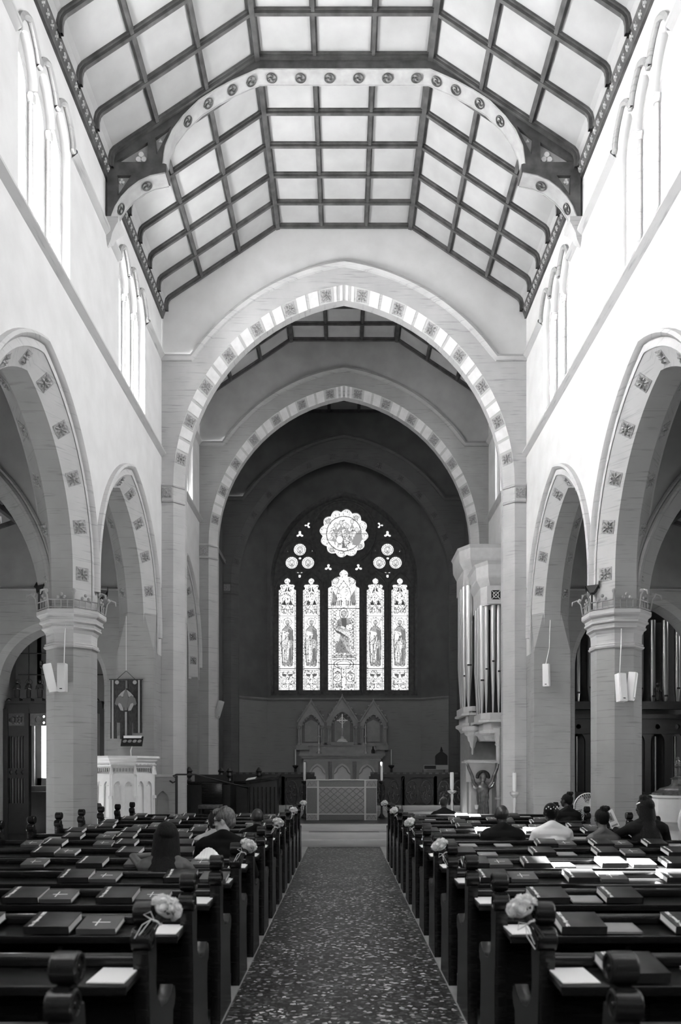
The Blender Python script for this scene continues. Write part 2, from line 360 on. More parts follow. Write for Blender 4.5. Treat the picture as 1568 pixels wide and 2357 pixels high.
# ---- the three transverse arches ----
def cross_arch(y,n,matF,matP,matB,base):
    mb=MB(); zs,c,hi=8.1,.7,3.6
    M=lambda yy: T(0,yy,0)@MXZ
    R=5.0
    # plaster gable above the hood
    hood=[]; a0=math.asin((10.94-zs)/R); a1=math.acos(c/R)
    for k in range(25):
        t=a0+(a1-a0)*k/24; hood.append((c-R*math.cos(t),zs+R*math.sin(t)))
    hood=hood+[(-u,z) for u,z in hood[:-1]][::-1]
    hood=[(-4.1,10.94)]+hood+[(4.1,10.94)]
    mb.plate(hood+[(4.1,14.4),(-4.1,14.4)],[],.12,matP,M(y+.07))
    ao=arch(0,hi+.22,zs,c,base); ai=arch(0,hi,zs,c,base)
    mb.plate([(-4.1,base),(-4.1,10.94)]+hood[1:-1]+[(4.1,10.94),(4.1,base)]+ao[::-1],[],.12,matF,M(y+.06))
    L=[[(u,yy,z) for u,z in o] for yy,o in ((y,ao),(y+.2,ai),(y+.42,ai),(y+.62,ao))]
    mb.loft(L[:2],matB); mb.loft(L[1:3],matB); mb.loft(L[2:],matF)
    mb.plate([(-4.1,base),(-4.1,14.4),(4.1,14.4),(4.1,base)]+ao[::-1],[],.05,matP,M(y+.6))
    # moulded hood
    prof=[(0,-.10),(-.05,-.09),(-.10,-.03),(-.08,.03),(0,.05)]
    pts=[Vector((u,0,z)) for u,z in hood]; loops=[]
    for i,p in enumerate(pts):
        t=(pts[min(i+1,len(pts)-1)]-pts[max(i-1,0)]).normalized(); nr=Vector((-t.z,0,t.x))
        loops.append([tuple(p+nr*d+Vector((0,y+yy,0))) for yy,d in prof])
    mb.loft(loops,matF)
    # rosettes and raised pale blocks on the chamfer
    for sidei in (0,1):
        RF=[(14.3-.42-.88*k)/28.6 for k in range(7)][::-1]
        for q,fr0 in enumerate(RF):
            fr=fr0 if sidei==0 else 1-fr0
            p,t,a=arc_frames(L[0],L[1],fr)
            rosette(mb,oframe(p,t,a,(0,-1,0)),.12,CARVE if y<25 else STONEQ)
        for q in range(7):
            fa=(RF+[.5])[q]; fb=(RF+[.5])[q+1]
            fa+=.0052; fb-=.0052
            if q==6: fb=.5
            for h in range(2):
                a_=fa+(fb-fa)*h/2+.0012; b_=fa+(fb-fa)*(h+1)/2-.0012
                if sidei: a_,b_=1-b_,1-a_
                lo=[]
                for k in range(4):
                    p,t,ac=arc_frames(L[0],L[1],a_+(b_-a_)*k/3); nrm=t.cross(ac).normalized()
                    if nrm.y>0: nrm=-nrm
                    u0=p-ac*.5+nrm*.012; u1=p+ac*.5+nrm*.012
                    lo.append([tuple(p-ac*.5),tuple(u0),tuple(u1),tuple(p+ac*.5)])
                mb.loft(lo,BLOCK if y<25 else matB)
    # impost band with scrolled blocks
    for s in (-1,1):
        if s*1: mb.box(s*3.84,s*4.07,y-.03,y+.05,7.75,8.05,matF)
        Mz=T(s*3.95,y-.035,7.9)@RX(PI/2); rosette(mb,Mz,.11)
        mb.lathe([(.075,0),(.095,.0),(.095,.03),(.075,.03)],CARVE,14,T(s*3.95,y-.035,7.9)@RX(PI/2))
        for zz in (7.72,8.07): mb.tube([(s*4.07,y-.03,zz),(s*3.82,y-.03,zz),(s*3.6,y+.19,zz)],.03,matB,6)
    struct('wall_arch_%d'%n,mb)
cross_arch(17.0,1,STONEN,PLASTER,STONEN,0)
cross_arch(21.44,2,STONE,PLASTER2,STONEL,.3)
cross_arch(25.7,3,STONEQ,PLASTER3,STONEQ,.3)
# ---- nave ceiling ----
CP=[(-4.0,11.95),(-4.0,12.1),(-3.975,12.2),(-3.92,12.27),(-3.84,12.325),(-3.7,12.42),(-3.2,12.75),(-2.36,13.31),(-1.5,13.88)]
def prof_full(): 
    l=CP; return l+[(-x,z) for x,z in l[::-1]]
def ceiling(y0,y1,ribs,name,num):
    P=prof_full(); mb=MB()
    mb.loft([[(x,y,z) for x,z in P] for y in (y0,y1)],COFFER)
    mb.loft([[(x,y,z+.25) for x,z in P] for y in (y0,y1)],OAK)
    for s in (-1,1): mb.box(s*4.02,s*4.6,y0,y1,12.25,12.32,OAK)
    struct(name,mb,smooth=False)
    rb=MB()
    def rib(y,w,dep):
        pts=[Vector((x,0,z)) for x,z in P]; 
        for ww,dd in ((w,dep*.45),(w*.5,dep)):
            loops=[]
            for i,p in enumerate(pts):
                t=(pts[min(i+1,len(pts)-1)]-pts[max(i-1,0)]).normalized(); nr=Vector((t.z,0,-t.x))
                loops.append([tuple(p+Vector((0,y-ww/2,0))),tuple(p+nr*dd+Vector((0,y-ww/2,0))),tuple(p+nr*dd+Vector((0,y+ww/2,0))),tuple(p+Vector((0,y+ww/2,0)))])
            rb.loft(loops,OAK)
    for y in ribs: rib(y,.11,.08)
    for s in (-1,1):
        for x,z,w,dep in ((1.5,13.88,.17,.12),(2.36,13.31,.12,.09),(3.2,12.75,.12,.09),(.5,13.88,.11,.08)):
            if x==.5: nr=Vector((0,0,-1)); t=Vector((1,0,0))
            elif x==1.5: nr=Vector((-s*.28,0,-.96)); t=Vector((.96,0,-s*.28))
            else: nr=Vector((-s*.55,0,-.835)); t=Vector((.835,0,-s*.55))
            c=Vector((s*x,0,z))-nr*.02
            for ww,dd in ((w,dep*.5),(w*.5,dep)):
                q=[c-t*ww/2,c-t*ww/2+nr*dd,c+t*ww/2+nr*dd,c+t*ww/2]
                rb.loft([[tuple(v+Vector((0,y,0))) for v in q] for y in (y0,y1)],OAK,caps=True)
    struct('trim_%d'%num,rb,smooth=False)
    fz=MB()
    for s in (-1,1):
        for (xa,za,xb,zb,m) in ((NW,11.8,4.035,11.8,OAK),(4.035,11.8,4.035,11.83,OAK),(4.035,11.83,3.985,11.97,OAK),(3.985,11.97,3.97,11.985,OAK),(3.97,11.985,4.0,12.0,OAK)):
            fz.loft([[(s*xa,y,za),(s*xb,y,zb)] for y in (y0,y1)],m)
        n=int((y1-y0)/.155)
        for k in range(n):
            y=y0+.08+k*.155; M=oframe((s*4.01,y,11.9),(0,1,0),(-s*.05,0,.14),(-s,0,0))@S3(.68,.68,.68)
            fz.lathe([(.03,0),(.03,.02),(.01,.03)],OAKL,6,M)
            for q in range(4):
                a=q*PI/2+.78; fz.lathe([(.024,0),(.024,.015),(.008,.022)],OAKL,6,M@T(.045*math.cos(a),.045*math.sin(a),0))
            fz.tube([(.075*math.cos(t),.075*math.sin(t),.01) for t in (0.4,1.2,2,2.8)],.012,OAKL,4,M)
    struct('trim_%d'%(num+1),fz,smooth=False)
TR=13.12
nr=[17-.74*k for k in range(1,5)]
fr_=[12.19-.79*k for k in range(0,22)]
ceiling(-5,17.0,[16.96,13.0-.06,13.32]+nr+fr_,'ceiling',7)
ceiling(17.6,21.44,[21.4,20.65,19.9,19.15,18.4],'ceiling_chancel',9)
ceiling(22.05,25.7,[25.65,24.9,24.15,23.4,22.6],'ceiling_sanctuary',11)
mb=MB(); mb.box(-4.3,4.3,26.3,30,14.0,14.2,PLASTER2); struct('ceiling_apse',mb)
# ---- roof truss ----
tr=thing('roof_truss',(0,TR,0),'dark oak hammerbeam roof truss with a pale painted soffit, spanning the nave','roof truss')
inner=[(-3.09,12.05),(-3.05,12.35),(-2.93,12.62),(-2.75,12.86),(-2.48,13.13),(-2.2,13.31),(-1.9,13.47),(-1.47,13.66)]
lowc=[(-3.98,11.12),(-3.9,11.32),(-3.8,11.48),(-3.67,11.62),(-3.5,11.75),(-3.3,11.84),(-3.05,11.89)]
top=[(-4.03,12.12),(-3.97,12.25),(-3.86,12.37),(-3.6,12.53),(-1.5,13.95)]
lef=inner+[(-u,z) for u,z in inner[::-1]]
out=[(-4.04,12.02),(-4.04,12.12)]+top[1:]+[(-u,z) for u,z in top[1:][::-1]]+[(4.04,12.12),(4.04,12.02)]+[(-u,z) for u,z in inner]+[]
frm=MB()
body=[(-4.04,11.12)]+lowc+[(-3.03,11.89),(-3.03,12.03)]+inner+[(-u,z) for u,z in inner[::-1]]+[(3.03,12.03),(3.03,11.89)]+[(-u,z) for u,z in lowc[::-1]]+[(4.04,11.12),(4.04,12.12)]+[(-u,z) for u,z in top[1:]]+top[1:][::-1]+[(-4.04,12.12)]
H1=[(-3.9,12.07),(-3.36,12.07),(-3.35,12.41)]; H2=[(-3.87,11.84),(-3.63,11.84),(-3.86,11.5)]; H3=[(-3.2,12.2),(-3.22,12.48),(-2.95,12.68)]
def mir(l): return [(-u,z) for u,z in l[::-1]]
b2=[];[b2.append(p) for p in body if not b2 or (Vector(p)-Vector(b2[-1])).length>1e-3]
frm.plate(b2,[H1,H2,H3,mir(H1),mir(H2),mir(H3)],.30,OAK,MXZ)
frm.build('timber_frame',tr,smooth=False)
for h,cx,cz,r in ((H1,3.47,12.17,.1),(H2,3.8,11.76,.05),(H3,3.14,12.45,.03)):
    for s in (1,-1):
        pn=MB(); hh=h if s==1 else mir(h)
        pn.plate(hh,[],.08,OAKL,T(0,-.05,0)@MXZ)
        for q in range(3):
            a=PI/2+q*2.1; pn.lathe([(r*.5,0),(r*.45,.03)],PANELP,10,T(-s*cx+r*.55*math.cos(a),-.09,cz+r*.55*math.sin(a))@RX(PI/2))
        pn.build('tracery_panel',tr)
sf=MB()
def soff(path,k=1):
    sf.loft([[(u,-.16,z-.012) for u,z in path],[(u,.16,z-.012) for u,z in path]],OAKL)
    for yy in (-.15,.15): sf.tube([(u,yy,z-.01) for u,z in path],.014,OAKL,5)
soff(lef); soff(lowc); soff(mir(lowc))
sf.build('painted_soffit',tr)
def medal(p,t):
    md=MB()
    nn=Vector((-t[1],0,t[0])); nn=nn if nn.z<0 else -nn
    M=oframe((p[0],0,p[1]-.02),(t[0],0,t[1]),(0,1,0),nn)
    md.tube([(.085*math.cos(a),.085*math.sin(a),.008) for a in [2*PI*k/18 for k in range(18)]],.011,OAK,5,M,closed=True)
    for q in range(3):
        a=q*2*PI/3
        md.tube([(r*math.cos(a+b),r*math.sin(a+b),.008) for r,b in ((0.005,0),(.03,.3),(.055,.8),(.078,1.5))],[.012,.013,.011,.006],OAK,5,M)
    md.build('medallion',tr)
for x in (-1.25,-.75,-.25,.25,.75,1.25): medal((x,13.66),(1,0))
for s in (-1,1):
    for i,f in ((1,.0),(3,.2),(4,.5),(5,.9),(6,.7)):
        a=Vector(inner[i]); b=Vector(inner[i+1]); p=a.lerp(b,f); t=(b-a).normalized()
        if i==1: continue
        medal((s*-p.x if s>0 else p.x,p.y),(t.x*(-1 if s>0 else 1),t.y))
    for i in (1,4):
        a=Vector(lowc[i]); b=Vector(lowc[i+1]); p=a.lerp(b,.5); t=(b-a).normalized()
        medal((-p.x if s>0 else p.x,p.y),((-t.x if s>0 else t.x),t.y))
for s in (-1,1):
    cb=MB()
    loops=[]
    for w,d,z in ((.02,.02,10.72),(.08,.09,10.8),(.1,.12,10.9),(.15,.2,11.0),(.17,.24,11.04),(.17,.24,11.13)):
        loops.append([(s*4.09,-w,z),(s*(4.09-d),-w,z),(s*(4.09-d),w,z),(s*4.09,w,z)])
    cb.loft(loops,STONEL,closed=True,caps=True); cb.build('corbel',tr,label='pale stone corbel')
# ---- apse ----
ap=MB()
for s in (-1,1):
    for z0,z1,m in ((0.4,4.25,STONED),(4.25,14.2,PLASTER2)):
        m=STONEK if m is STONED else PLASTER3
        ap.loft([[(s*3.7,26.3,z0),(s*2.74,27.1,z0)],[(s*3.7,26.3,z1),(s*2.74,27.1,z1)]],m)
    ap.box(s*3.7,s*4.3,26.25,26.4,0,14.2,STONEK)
    ap.tube([(s*3.7,26.27,4.27),(s*2.74,27.07,4.27)],.05,STONED,6)
ow=arch(0,2.62,8.5,.62,4.4,24)
ap.plate([(-2.76,4.25),(2.76,4.25),(2.76,14.2),(-2.76,14.2)],[ow],.06,PLASTER3,T(0,27.13,0)@MXZ)
ap.box(-2.76,2.76,27.1,27.2,.4,4.28,STONEK)
ap.tube([(-2.76,27.07,4.27),(2.76,27.07,4.27)],.05,STONED,6)
ow2=arch(0,2.5,8.5,.62,4.45,24)
ap.loft([[(u,27.1,z) for u,z in ow],[(u,27.45,z) for u,z in ow2]],TRAC,closed=True)
struct('wall_east',ap)
# ---- east window: tracery and stained glass ----
S=1/(3.733*63.9)
def G(cx,cy): return ((cx-790)*S, 1.65+(1778-(1120+cy/3.733))/63.9)
def unG(u,z): return u/S+790, ((1778-(z-1.65)*63.9)-1120)*3.733
def head(cx,hw,ysh,ytip,r1,yl,xl,rl,ybot=1750):
    """lancet with a cusped trefoil head; half width given at each height"""
    yc=ytip+r1*1.3; pts=[]
    y=ytip+1.5
    while y<=ysh:
        w=.0
        if abs(y-yc)<r1: w=max(w,math.sqrt(r1*r1-(y-yc)**2))
        if y<yc: w=max(w,(y-ytip)*.55)
        else: w=max(w,r1*.5)
        if abs(y-yl)<rl: w=max(w,xl+math.sqrt(rl*rl-(y-yl)**2))
        if y>yl: w=max(w,hw*.78)
        d=ysh-y
        if d<hw*.22: w=max(w,hw*(1-.5*(d/(hw*.22))**2))
        pts.append((min(w,hw),y)); y+=hw*.035
    R=[(cx+w,y) for w,y in pts]; L=[(cx-w,y) for w,y in pts][::-1]
    return [(cx,ytip)]+R+[(cx+hw,ysh+1),(cx+hw,ybot),(cx-hw,ybot),(cx-hw,ysh+1)]+L
LIGHTS=[(302,79,884,768,30,850,48,20),(509,77,884,768,30,850,48,20),(788,139,868,693,42,803,70,40),(1061,79,884,768,30,850,48,20),(1272,78,884,768,30,850,48,20)]
heads=[head(*l) for l in LIGHTS]
def lobed(cx,cy,R,n,rl,ph=0,m=96):
    o=[]
    for k in range(m):
        a=2*PI*k/m; f=abs(math.cos(n*(a-ph)/2)); o.append((cx+(R-rl+rl*f)*math.cos(a),cy+(R-rl+rl*f)*math.sin(a)))
    return o
rose=lobed(790,395,216,12,24,.13)
ROUNDS=[(410,535),(340,648),(480,648),(1165,535),(1095,648),(1235,648)]
rounds=[circ(x,y,58,22) for x,y in ROUNDS]+[circ(411,610,17,12),(circ(1167,610,17,12))]
def trefoil(cx,cy,r,ph): return lobed(cx,cy,r,3,r*.62,ph,30)
DAG=[(478,325,34,1.0),(410,404,38,-1.57),(1100,325,34,2.1),(1165,404,38,-1.57),(655,690,38,.6),(915,690,38,2.5),(408,748,36,1.57),(1165,748,36,1.57),(302,548,17,.9),(518,548,17,2.2),(1060,548,17,.9),(1272,548,17,2.2),(240,718,14,1),(574,722,14,1),(1000,722,14,1),(1334,712,14,1)]
dags=[trefoil(*d) for d in DAG]
toG=lambda L:[G(x,y) for x,y in L]
holes=[toG(h) for h in heads+[rose]+rounds+dags]
tw=MB(); tw.plate(arch(0,2.55,8.5,.62,4.42,24),holes,.16,TRAC,T(0,27.48,0)@MXZ,bevel=.02)
def trc(pts,r=.035): tw.tube([(u,27.38,z) for u,z in toG(pts)],r,TRAC,6)
for x in (405,610,955,1165): trc([(x,1790),(x,820)],.05)
trc(circ(790,395,272,40)+[(1062,395)],.045)
for cx in (411,1167): trc(circ(cx,600,150,30)+[(cx+150,600)],.035)
for cx,hw,yt in ((302,105,735),(509,105,735),(1061,105,735),(1272,105,735),(788,165,650)):
    trc([(cx-hw,880),(cx-hw*.8,820),(cx-hw*.4,770),(cx,yt),(cx+hw*.4,770),(cx+hw*.8,820),(cx+hw,880)],.03)
tw.box(-2.55,2.55,27.15,27.5,4.3,4.47,TRAC)
win=struct('window_1',tw)
RN=np.random.RandomState(3)
class Ras:
    def __init__(s,x0,y0,x1,y1,st=3.0):
        s.x0,s.y0,s.st=x0,y0,st; s.nx=int((x1-x0)/st)+1; s.ny=int((y1-y0)/st)+1
        s.X,s.Y=np.meshgrid(x0+np.arange(s.nx)*st,y0+np.arange(s.ny)*st); s.t=np.ones((s.ny,s.nx))
    def line(s,p,q,w=3,v=.05):
        d=np.array(q,float)-np.array(p,float); L2=max(d@d,1e-6)
        t=np.clip(((s.X-p[0])*d[0]+(s.Y-p[1])*d[1])/L2,0,1)
        D=np.hypot(s.X-p[0]-t*d[0],s.Y-p[1]-t*d[1]); s.t=np.where(D<w/2,np.minimum(s.t,v),s.t)
    def poly(s,P,w=3,v=.05,close=False):
        P=list(P)+([P[0]] if close else [])
        for a,b in zip(P,P[1:]): s.line(a,b,w,v)
    def fill(s,P,v):
        ins=np.zeros(s.t.shape,bool); n=len(P)
        for i in range(n):
            x1,y1=P[i]; x2,y2=P[(i+1)%n]
            if y1==y2: continue
            c=((y1>s.Y)!=(y2>s.Y))&(s.X<(x2-x1)*(s.Y-y1)/(y2-y1)+x1); ins^=c
        s.t=np.where(ins,v,s.t); return ins
    def ell(s,cx,cy,a,b,w=3,v=.05,fill=None):
        d=np.hypot((s.X-cx)/a,(s.Y-cy)/b)
        if fill is not None: s.t=np.where(d<1,fill,s.t)
        s.t=np.where(np.abs(d-1)*min(a,b)<w/2,v,s.t)
    def dots(s,n,box,r=(2,5),v=.1):
        for _ in range(n):
            x=RN.uniform(box[0],box[2]); y=RN.uniform(box[1],box[3]); d=np.hypot(s.X-x,s.Y-y)<RN.uniform(*r)
            s.t=np.where(d,v,s.t)
    def out(s,name,outline,parent,mat):
        nx,ny=s.nx,s.ny; P=np.stack([(s.X-790)*S,np.full(s.X.shape,27.5),1.65+(1778-(1120+s.Y/3.733))/63.9],-1).reshape(-1,3)
        idx=np.arange(nx*ny).reshape(ny,nx)
        F=np.stack([idx[:-1,:-1],idx[1:,:-1],idx[1:,1:],idx[:-1,1:]],-1).reshape(-1,4)
        # keep only cells near the opening
        me=bpy.data.meshes.new(name); me.from_pydata(P.tolist(),[],F.tolist()); me.materials.append(mat)
        at=me.color_attributes.new('glass_tone','FLOAT_COLOR','POINT'); t=s.t.reshape(-1)
        c=np.ones((nx*ny,4)); c[:,0]=c[:,1]=c[:,2]=t; at.data.foreach_set('color',c.reshape(-1))
        return link(name,me,parent)
EG=glassmat('stained_glass',GLASS_EAST,'glass_tone')
def robe(R,cx,y0,y1,w,seed,seated=False):
    """standing or seated robed figure made of leaded pieces"""
    r=np.random.RandomState(seed); h=y1-y0
    R.ell(cx,y0+.09*h,w*.30,w*.30,3,.15,fill=.95)
    R.ell(cx,y0+.10*h,w*.13,w*.17,3,.1,fill=.6); R.fill([(cx-w*.13,y0+.12*h),(cx+w*.13,y0+.12*h),(cx,y0+.19*h)],.3)
    b=[(cx-w*.12,y0+.17*h),(cx-w*.38,y0+.25*h),(cx-w*.45,y0+.5*h),(cx-w*.36,y0+.95*h),(cx+w*.36,y0+.95*h),(cx+w*.42,y0+.5*h),(cx+w*.38,y0+.25*h),(cx+w*.12,y0+.17*h)]
    R.fill(b,.42); R.poly(b,4,.04,True)
    R.fill([(cx-w*.38,y0+.26*h),(cx+w*.1,y0+.3*h),(cx+w*.3,y0+.55*h),(cx-w*.05,y0+.9*h),(cx-w*.33,y0+.88*h)],.95)
    R.fill([(cx+w*.05,y0+.22*h),(cx+w*.38,y0+.27*h),(cx+w*.42,y0+.48*h),(cx+w*.15,y0+.42*h)],.22)
    for k in range(9):
        x=cx-w*.36+w*.72*k/8; R.poly([(x,y0+.95*h),(x+r.uniform(-.1,.1)*w,y0+.75*h),(x+r.uniform(-.15,.15)*w,y0+.52*h),(cx+r.uniform(-.2,.2)*w,y0+.36*h)],2.6 if k%2 else 4,.12)
    for k in range(5):
        yy=y0+h*(.45+.1*k); R.poly([(cx-w*.38,yy),(cx,yy+.03*h*r.uniform(-1,1)),(cx+w*.36,yy-.02*h)],2.4,.3)
    R.fill([(cx+w*.1,y0+.62*h),(cx+w*.28,y0+.6*h),(cx+w*.3,y0+.86*h),(cx+w*.12,y0+.88*h)],.2)
    R.ell(cx-w*.12,y0+.95*h,w*.12,w*.06,2.5,.1,.6); R.ell(cx+w*.18,y0+.96*h,w*.12,w*.06,2.5,.1,.6)
for i,l in enumerate(LIGHTS):
    cx,hw=l[0],l[1]; big=(i==2); yt=l[3]
    R=Ras(cx-hw-6,yt-6,cx+hw+6,1756)
    x0,x1=cx-hw,cx+hw
    for sgn in (-1,1):                                  # jewelled borders
        xb=cx+sgn*(hw-(16 if not big else 34)); R.line((xb,860),(xb,1750),3,.15)
        for y in range(900,1750,24): R.line((cx+sgn*hw,y),(xb,y),2.4,.35); R.dots(1,(min(xb,cx+sgn*hw)+3,y-10,max(xb,cx+sgn*hw)-3,y+10),(3,5),.25)
    ybar=1104 if not big else 1040; yb2=1558 if not big else 1522
    if not big:
        for s in (-1,1):
            R.fill([(cx+s*8,1010),(cx+s*46,1010),(cx+s*27,962)],.04); R.fill([(cx+s*5,890),(cx+s*28,900),(cx+s*5,850)],.05)
            R.poly([(cx,1000),(cx+s*30,1050),(cx+s*45,1030),(cx+s*50,1075)],4,.15); R.ell(cx+s*18,1062,11,16,3,.1); R.ell(cx+s*40,1062,8,14,3,.1)
            R.poly([(cx,905),(cx+s*40,950),(cx+s*55,1040)],3,.2)
        R.dots(150,(x0+18,800,x1-18,1090),(2.5,5),.12)
        robe(R,cx,1118,1550,120,10+i)
        R.dots(120,(x0+18,1112,x1-18,1540),(2,4.5),.15); R.dots(60,(x0+18,1570,x1-18,1745),(2.5,5),.1)
        for s in (-1,1):
            R.fill([(cx+s*10,1606),(cx+s*48,1600),(cx+s*42,1625),(cx+s*12,1628)],.12); R.fill([(cx+s*3,1648),(cx+s*16,1636),(cx+s*4,1658)],.03)
            R.poly([(cx,1590),(cx+s*20,1640),(cx+s*55,1640),(cx+s*55,1740)],4,.15); R.ell(cx+s*28,1665,18,14,3,.15); R.ell(cx+s*28,1712,20,14,3.5,.12)
            R.poly([(cx+s*5,1690),(cx+s*50,1690)],5,.06)
        R.poly([(x0+16,1575),(x1-16,1575),(x1-16,1590),(x0+16,1590)],3,.15,True)
    else:
        for s in (-1,1):
            R.fill([(cx+s*52,950),(cx+s*95,880),(cx+s*104,1010),(cx+s*70,1010)],.3)
            for k in range(5): R.fill([(cx+s*(18+17*k),965+6*k),(cx+s*(26+17*k),965+6*k),(cx+s*(26+17*k),1015),(cx+s*(18+17*k),1015)],.08)
            R.ell(cx+s*70,800,26,28,5,.15); R.ell(cx+s*70,800,14,16,3,.4); R.poly([(cx,800),(cx+s*50,870),(cx+s*70,960)],4,.15)
            R.poly([(cx+s*18,870),(cx+s*40,900),(cx+s*20,930)],3,.2)
            for k in range(7):
                y=1055+k*60; R.poly([(cx+s*62,y),(cx+s*98,y+28),(cx+s*62,y+56)],4,.1); R.poly([(cx+s*98,y),(cx+s*62,y+28),(cx+s*98,y+56)],4,.1)
        # seated robed figure with orb
        R.ell(cx,1085,36,50,6,.25,fill=1.0); R.ell(cx,1088,19,27,3,.15,fill=.6); R.fill([(cx-18,1100),(cx+18,1100),(cx,1135)],.35); R.poly([(cx-20,1100),(cx-22,1070),(cx,1058),(cx+22,1070),(cx+20,1100)],5,.2)
        R.fill([(cx-55,1140),(cx-20,1118),(cx+20,1118),(cx+60,1140),(cx+70,1215),(cx+30,1240),(cx-60,1225)],.35)
        R.fill([(cx-22,1125),(cx+22,1125),(cx+28,1210),(cx-12,1215)],.12)
        R.fill([(cx-60,1200),(cx-10,1190),(cx+70,1240),(cx+60,1420),(cx-75,1420),(cx-78,1260)],.8)
        R.fill([(cx-72,1345),(cx-20,1310),(cx+30,1400),(cx+50,1425),(cx-70,1425)],.35)
        R.ell(cx+48,1200,30,29,4,.1,fill=1.0)
        for k in range(14): a=k/13; R.poly([(cx-75+a*20,1225+a*25),(cx-20+60*a,1250+a*40),(cx-70+125*a,1420)],3.2,.1)
        for k in range(6): R.poly([(cx-50+k*5,1140+k*4),(cx-80+k*8,1200),(cx-60+k*20,1240)],3,.15)
        R.poly([(cx-80,1140),(cx-95,1190),(cx-70,1230)],5,.15); R.poly([(cx+55,1120),(cx+80,1160),(cx+85,1390)],5,.15)
        R.ell(cx-25,1432,22,14,3,.1,.6); R.ell(cx+40,1440,22,14,3,.1,.6)
        for y in (1448,1462,1480): R.poly([(cx-100,y),(cx+100,y)],5,.15)
        for k in range(16): R.ell(cx-92+k*12,1455,6,8,2.5,.12)
        R.ell(cx,1520,85,40,5,.2); R.ell(cx,1520,60,26,4,.2)
        R.dots(260,(x0+30,1045,x1-30,1500),(2.5,5),.12); R.dots(160,(x0+26,720,x1-26,1030),(2.5,5),.15)
        for s in (-1,1):
            R.ell(cx+s*55,1630,38,42,5,.12); R.ell(cx+s*55,1630,18,20,4,.15); R.poly([(cx+s*55,1575),(cx+s*40,1600),(cx+s*70,1600)],5,.1,True)
            R.poly([(cx+s*20,1550),(cx+s*20,1740)],5,.12); R.poly([(cx+s*92,1560),(cx+s*92,1740)],5,.12)
            for k in range(6): R.poly([(cx+s*(25+k*12),1690),(cx+s*(32+k*12),1715)],5,.1)
            R.poly([(cx+s*20,1720),(cx+s*100,1720)],4,.12); R.poly([(cx+s*20,1560),(cx+s*100,1560)],6,.15)
        R.dots(140,(x0+30,1540,x1-30,1740),(2.5,6),.12)
    R.line((x0-6,ybar),(x1+6,ybar),5,.0); R.line((x0-6,yb2),(x1+6,yb2),5,.0)
    R.t*=np.clip(.8+.35*RN.rand(*R.t.shape),0,1)
    R.out('stained_glass_light',None,win,EG)
R=Ras(566,172,1014,618)
for k in range(12):
    a=.13+2*PI*k/12; cx,cy=790+175*math.cos(a),395+175*math.sin(a); R.ell(cx,cy,30,30,3,.2); R.dots(14,(cx-26,cy-26,cx+26,cy+26),(2.5,4),.2)
    if k%3==1: R.ell(cx,cy,18,18,4,.1,.5)
R.ell(790,395,150,150,7,.08)
R.fill([(680,330),(760,270),(800,330),(760,430),(700,500),(655,460)],.85)
for k in range(75):
    a=RN.uniform(0,2*PI); r=RN.uniform(10,125); x,y=790+r*math.cos(a),395+r*math.sin(a)
    R.poly([(x,y),(x+RN.uniform(-35,35),y+RN.uniform(-20,35)),(x+RN.uniform(-45,45),y+RN.uniform(0,60))],RN.choice([3,4,5]),RN.choice([.08,.2,.35]))
for cx,cy in ((720,320),(765,300),(820,330),(860,290),(700,400),(850,400),(900,360)): R.ell(cx,cy,16,19,3,.12,fill=.7); R.fill([(cx-22,cy+60),(cx,cy+15),(cx+22,cy+60)],.35)
R.fill([(870,430),(935,350),(950,440),(915,500),(860,490)],.3); R.ell(752,445,30,34,4,.1,1.0); R.fill([(770,520),(785,445),(805,520)],.15)
R.line((566,395),(1014,395),4,.0); R.out('rose_light',None,win,EG)
for x,y in ROUNDS:
    R=Ras(x-62,y-62,x+62,y+62); R.ell(x,y,42,42,4,.15)
    for k in range(16): a=k*PI/8; R.dots(1,(x+50*math.cos(a)-2,y+50*math.sin(a)-2,x+50*math.cos(a)+2,y+50*math.sin(a)+2),(3,4),.3)
    R.ell(x,y,26,30,4,.1,.7); R.ell(x,y-8,12,14,3,.15,.9); R.fill([(x-20,y+24),(x,y+2),(x+20,y+24)],.3); R.dots(12,(x-36,y-36,x+36,y+36),(2,4),.25)
    R.out('roundel_light',None,win,EG)
R=Ras(225,280,1350,800,6.0); R.out('tracery_light',None,win,EG)
R=None
win.children[-1].location=(0,.02,0)
# =============== FLOORS, STEPS, AISLES ===============
f=MB(); f.box(-.80,.80,-5,16.9,-.1,0,TERR); struct('floor',f)
f=MB()
for s in (-1,1):
    f.box(s*.80,s*8.4,-5,16.9,-.1,.012,PALEFL)
f.box(-8.4,8.4,16.9,30,-.1,.0,PALEFL); struct('floor_pews',f)
st=MB()
st.box(-3.9,3.9,16.85,17.2,0,.15,STEP,bev=.01); st.box(-3.8,3.8,17.2,17.55,0,.30,STEP,bev=.01); st.box(-3.75,3.75,17.55,17.9,0,.45,STEP,bev=.01)
st.box(-.8,.8,17.22,17.5,.298,.304,STEPD)
st.box(-4.08,4.08,17.9,21.0,.2,.45,STEPD)
st.box(-4.08,4.08,20.5,20.85,.45,.60,STEP); st.box(-4.08,4.08,20.85,27.2,.3,.75,STEP)
st.box(-1.9,1.9,25.2,27.1,.75,.9,STEP); st.box(-1.75,1.75,25.5,27.1,.9,1.05,STEP)
struct('floor_chancel',st)
PZ=.012
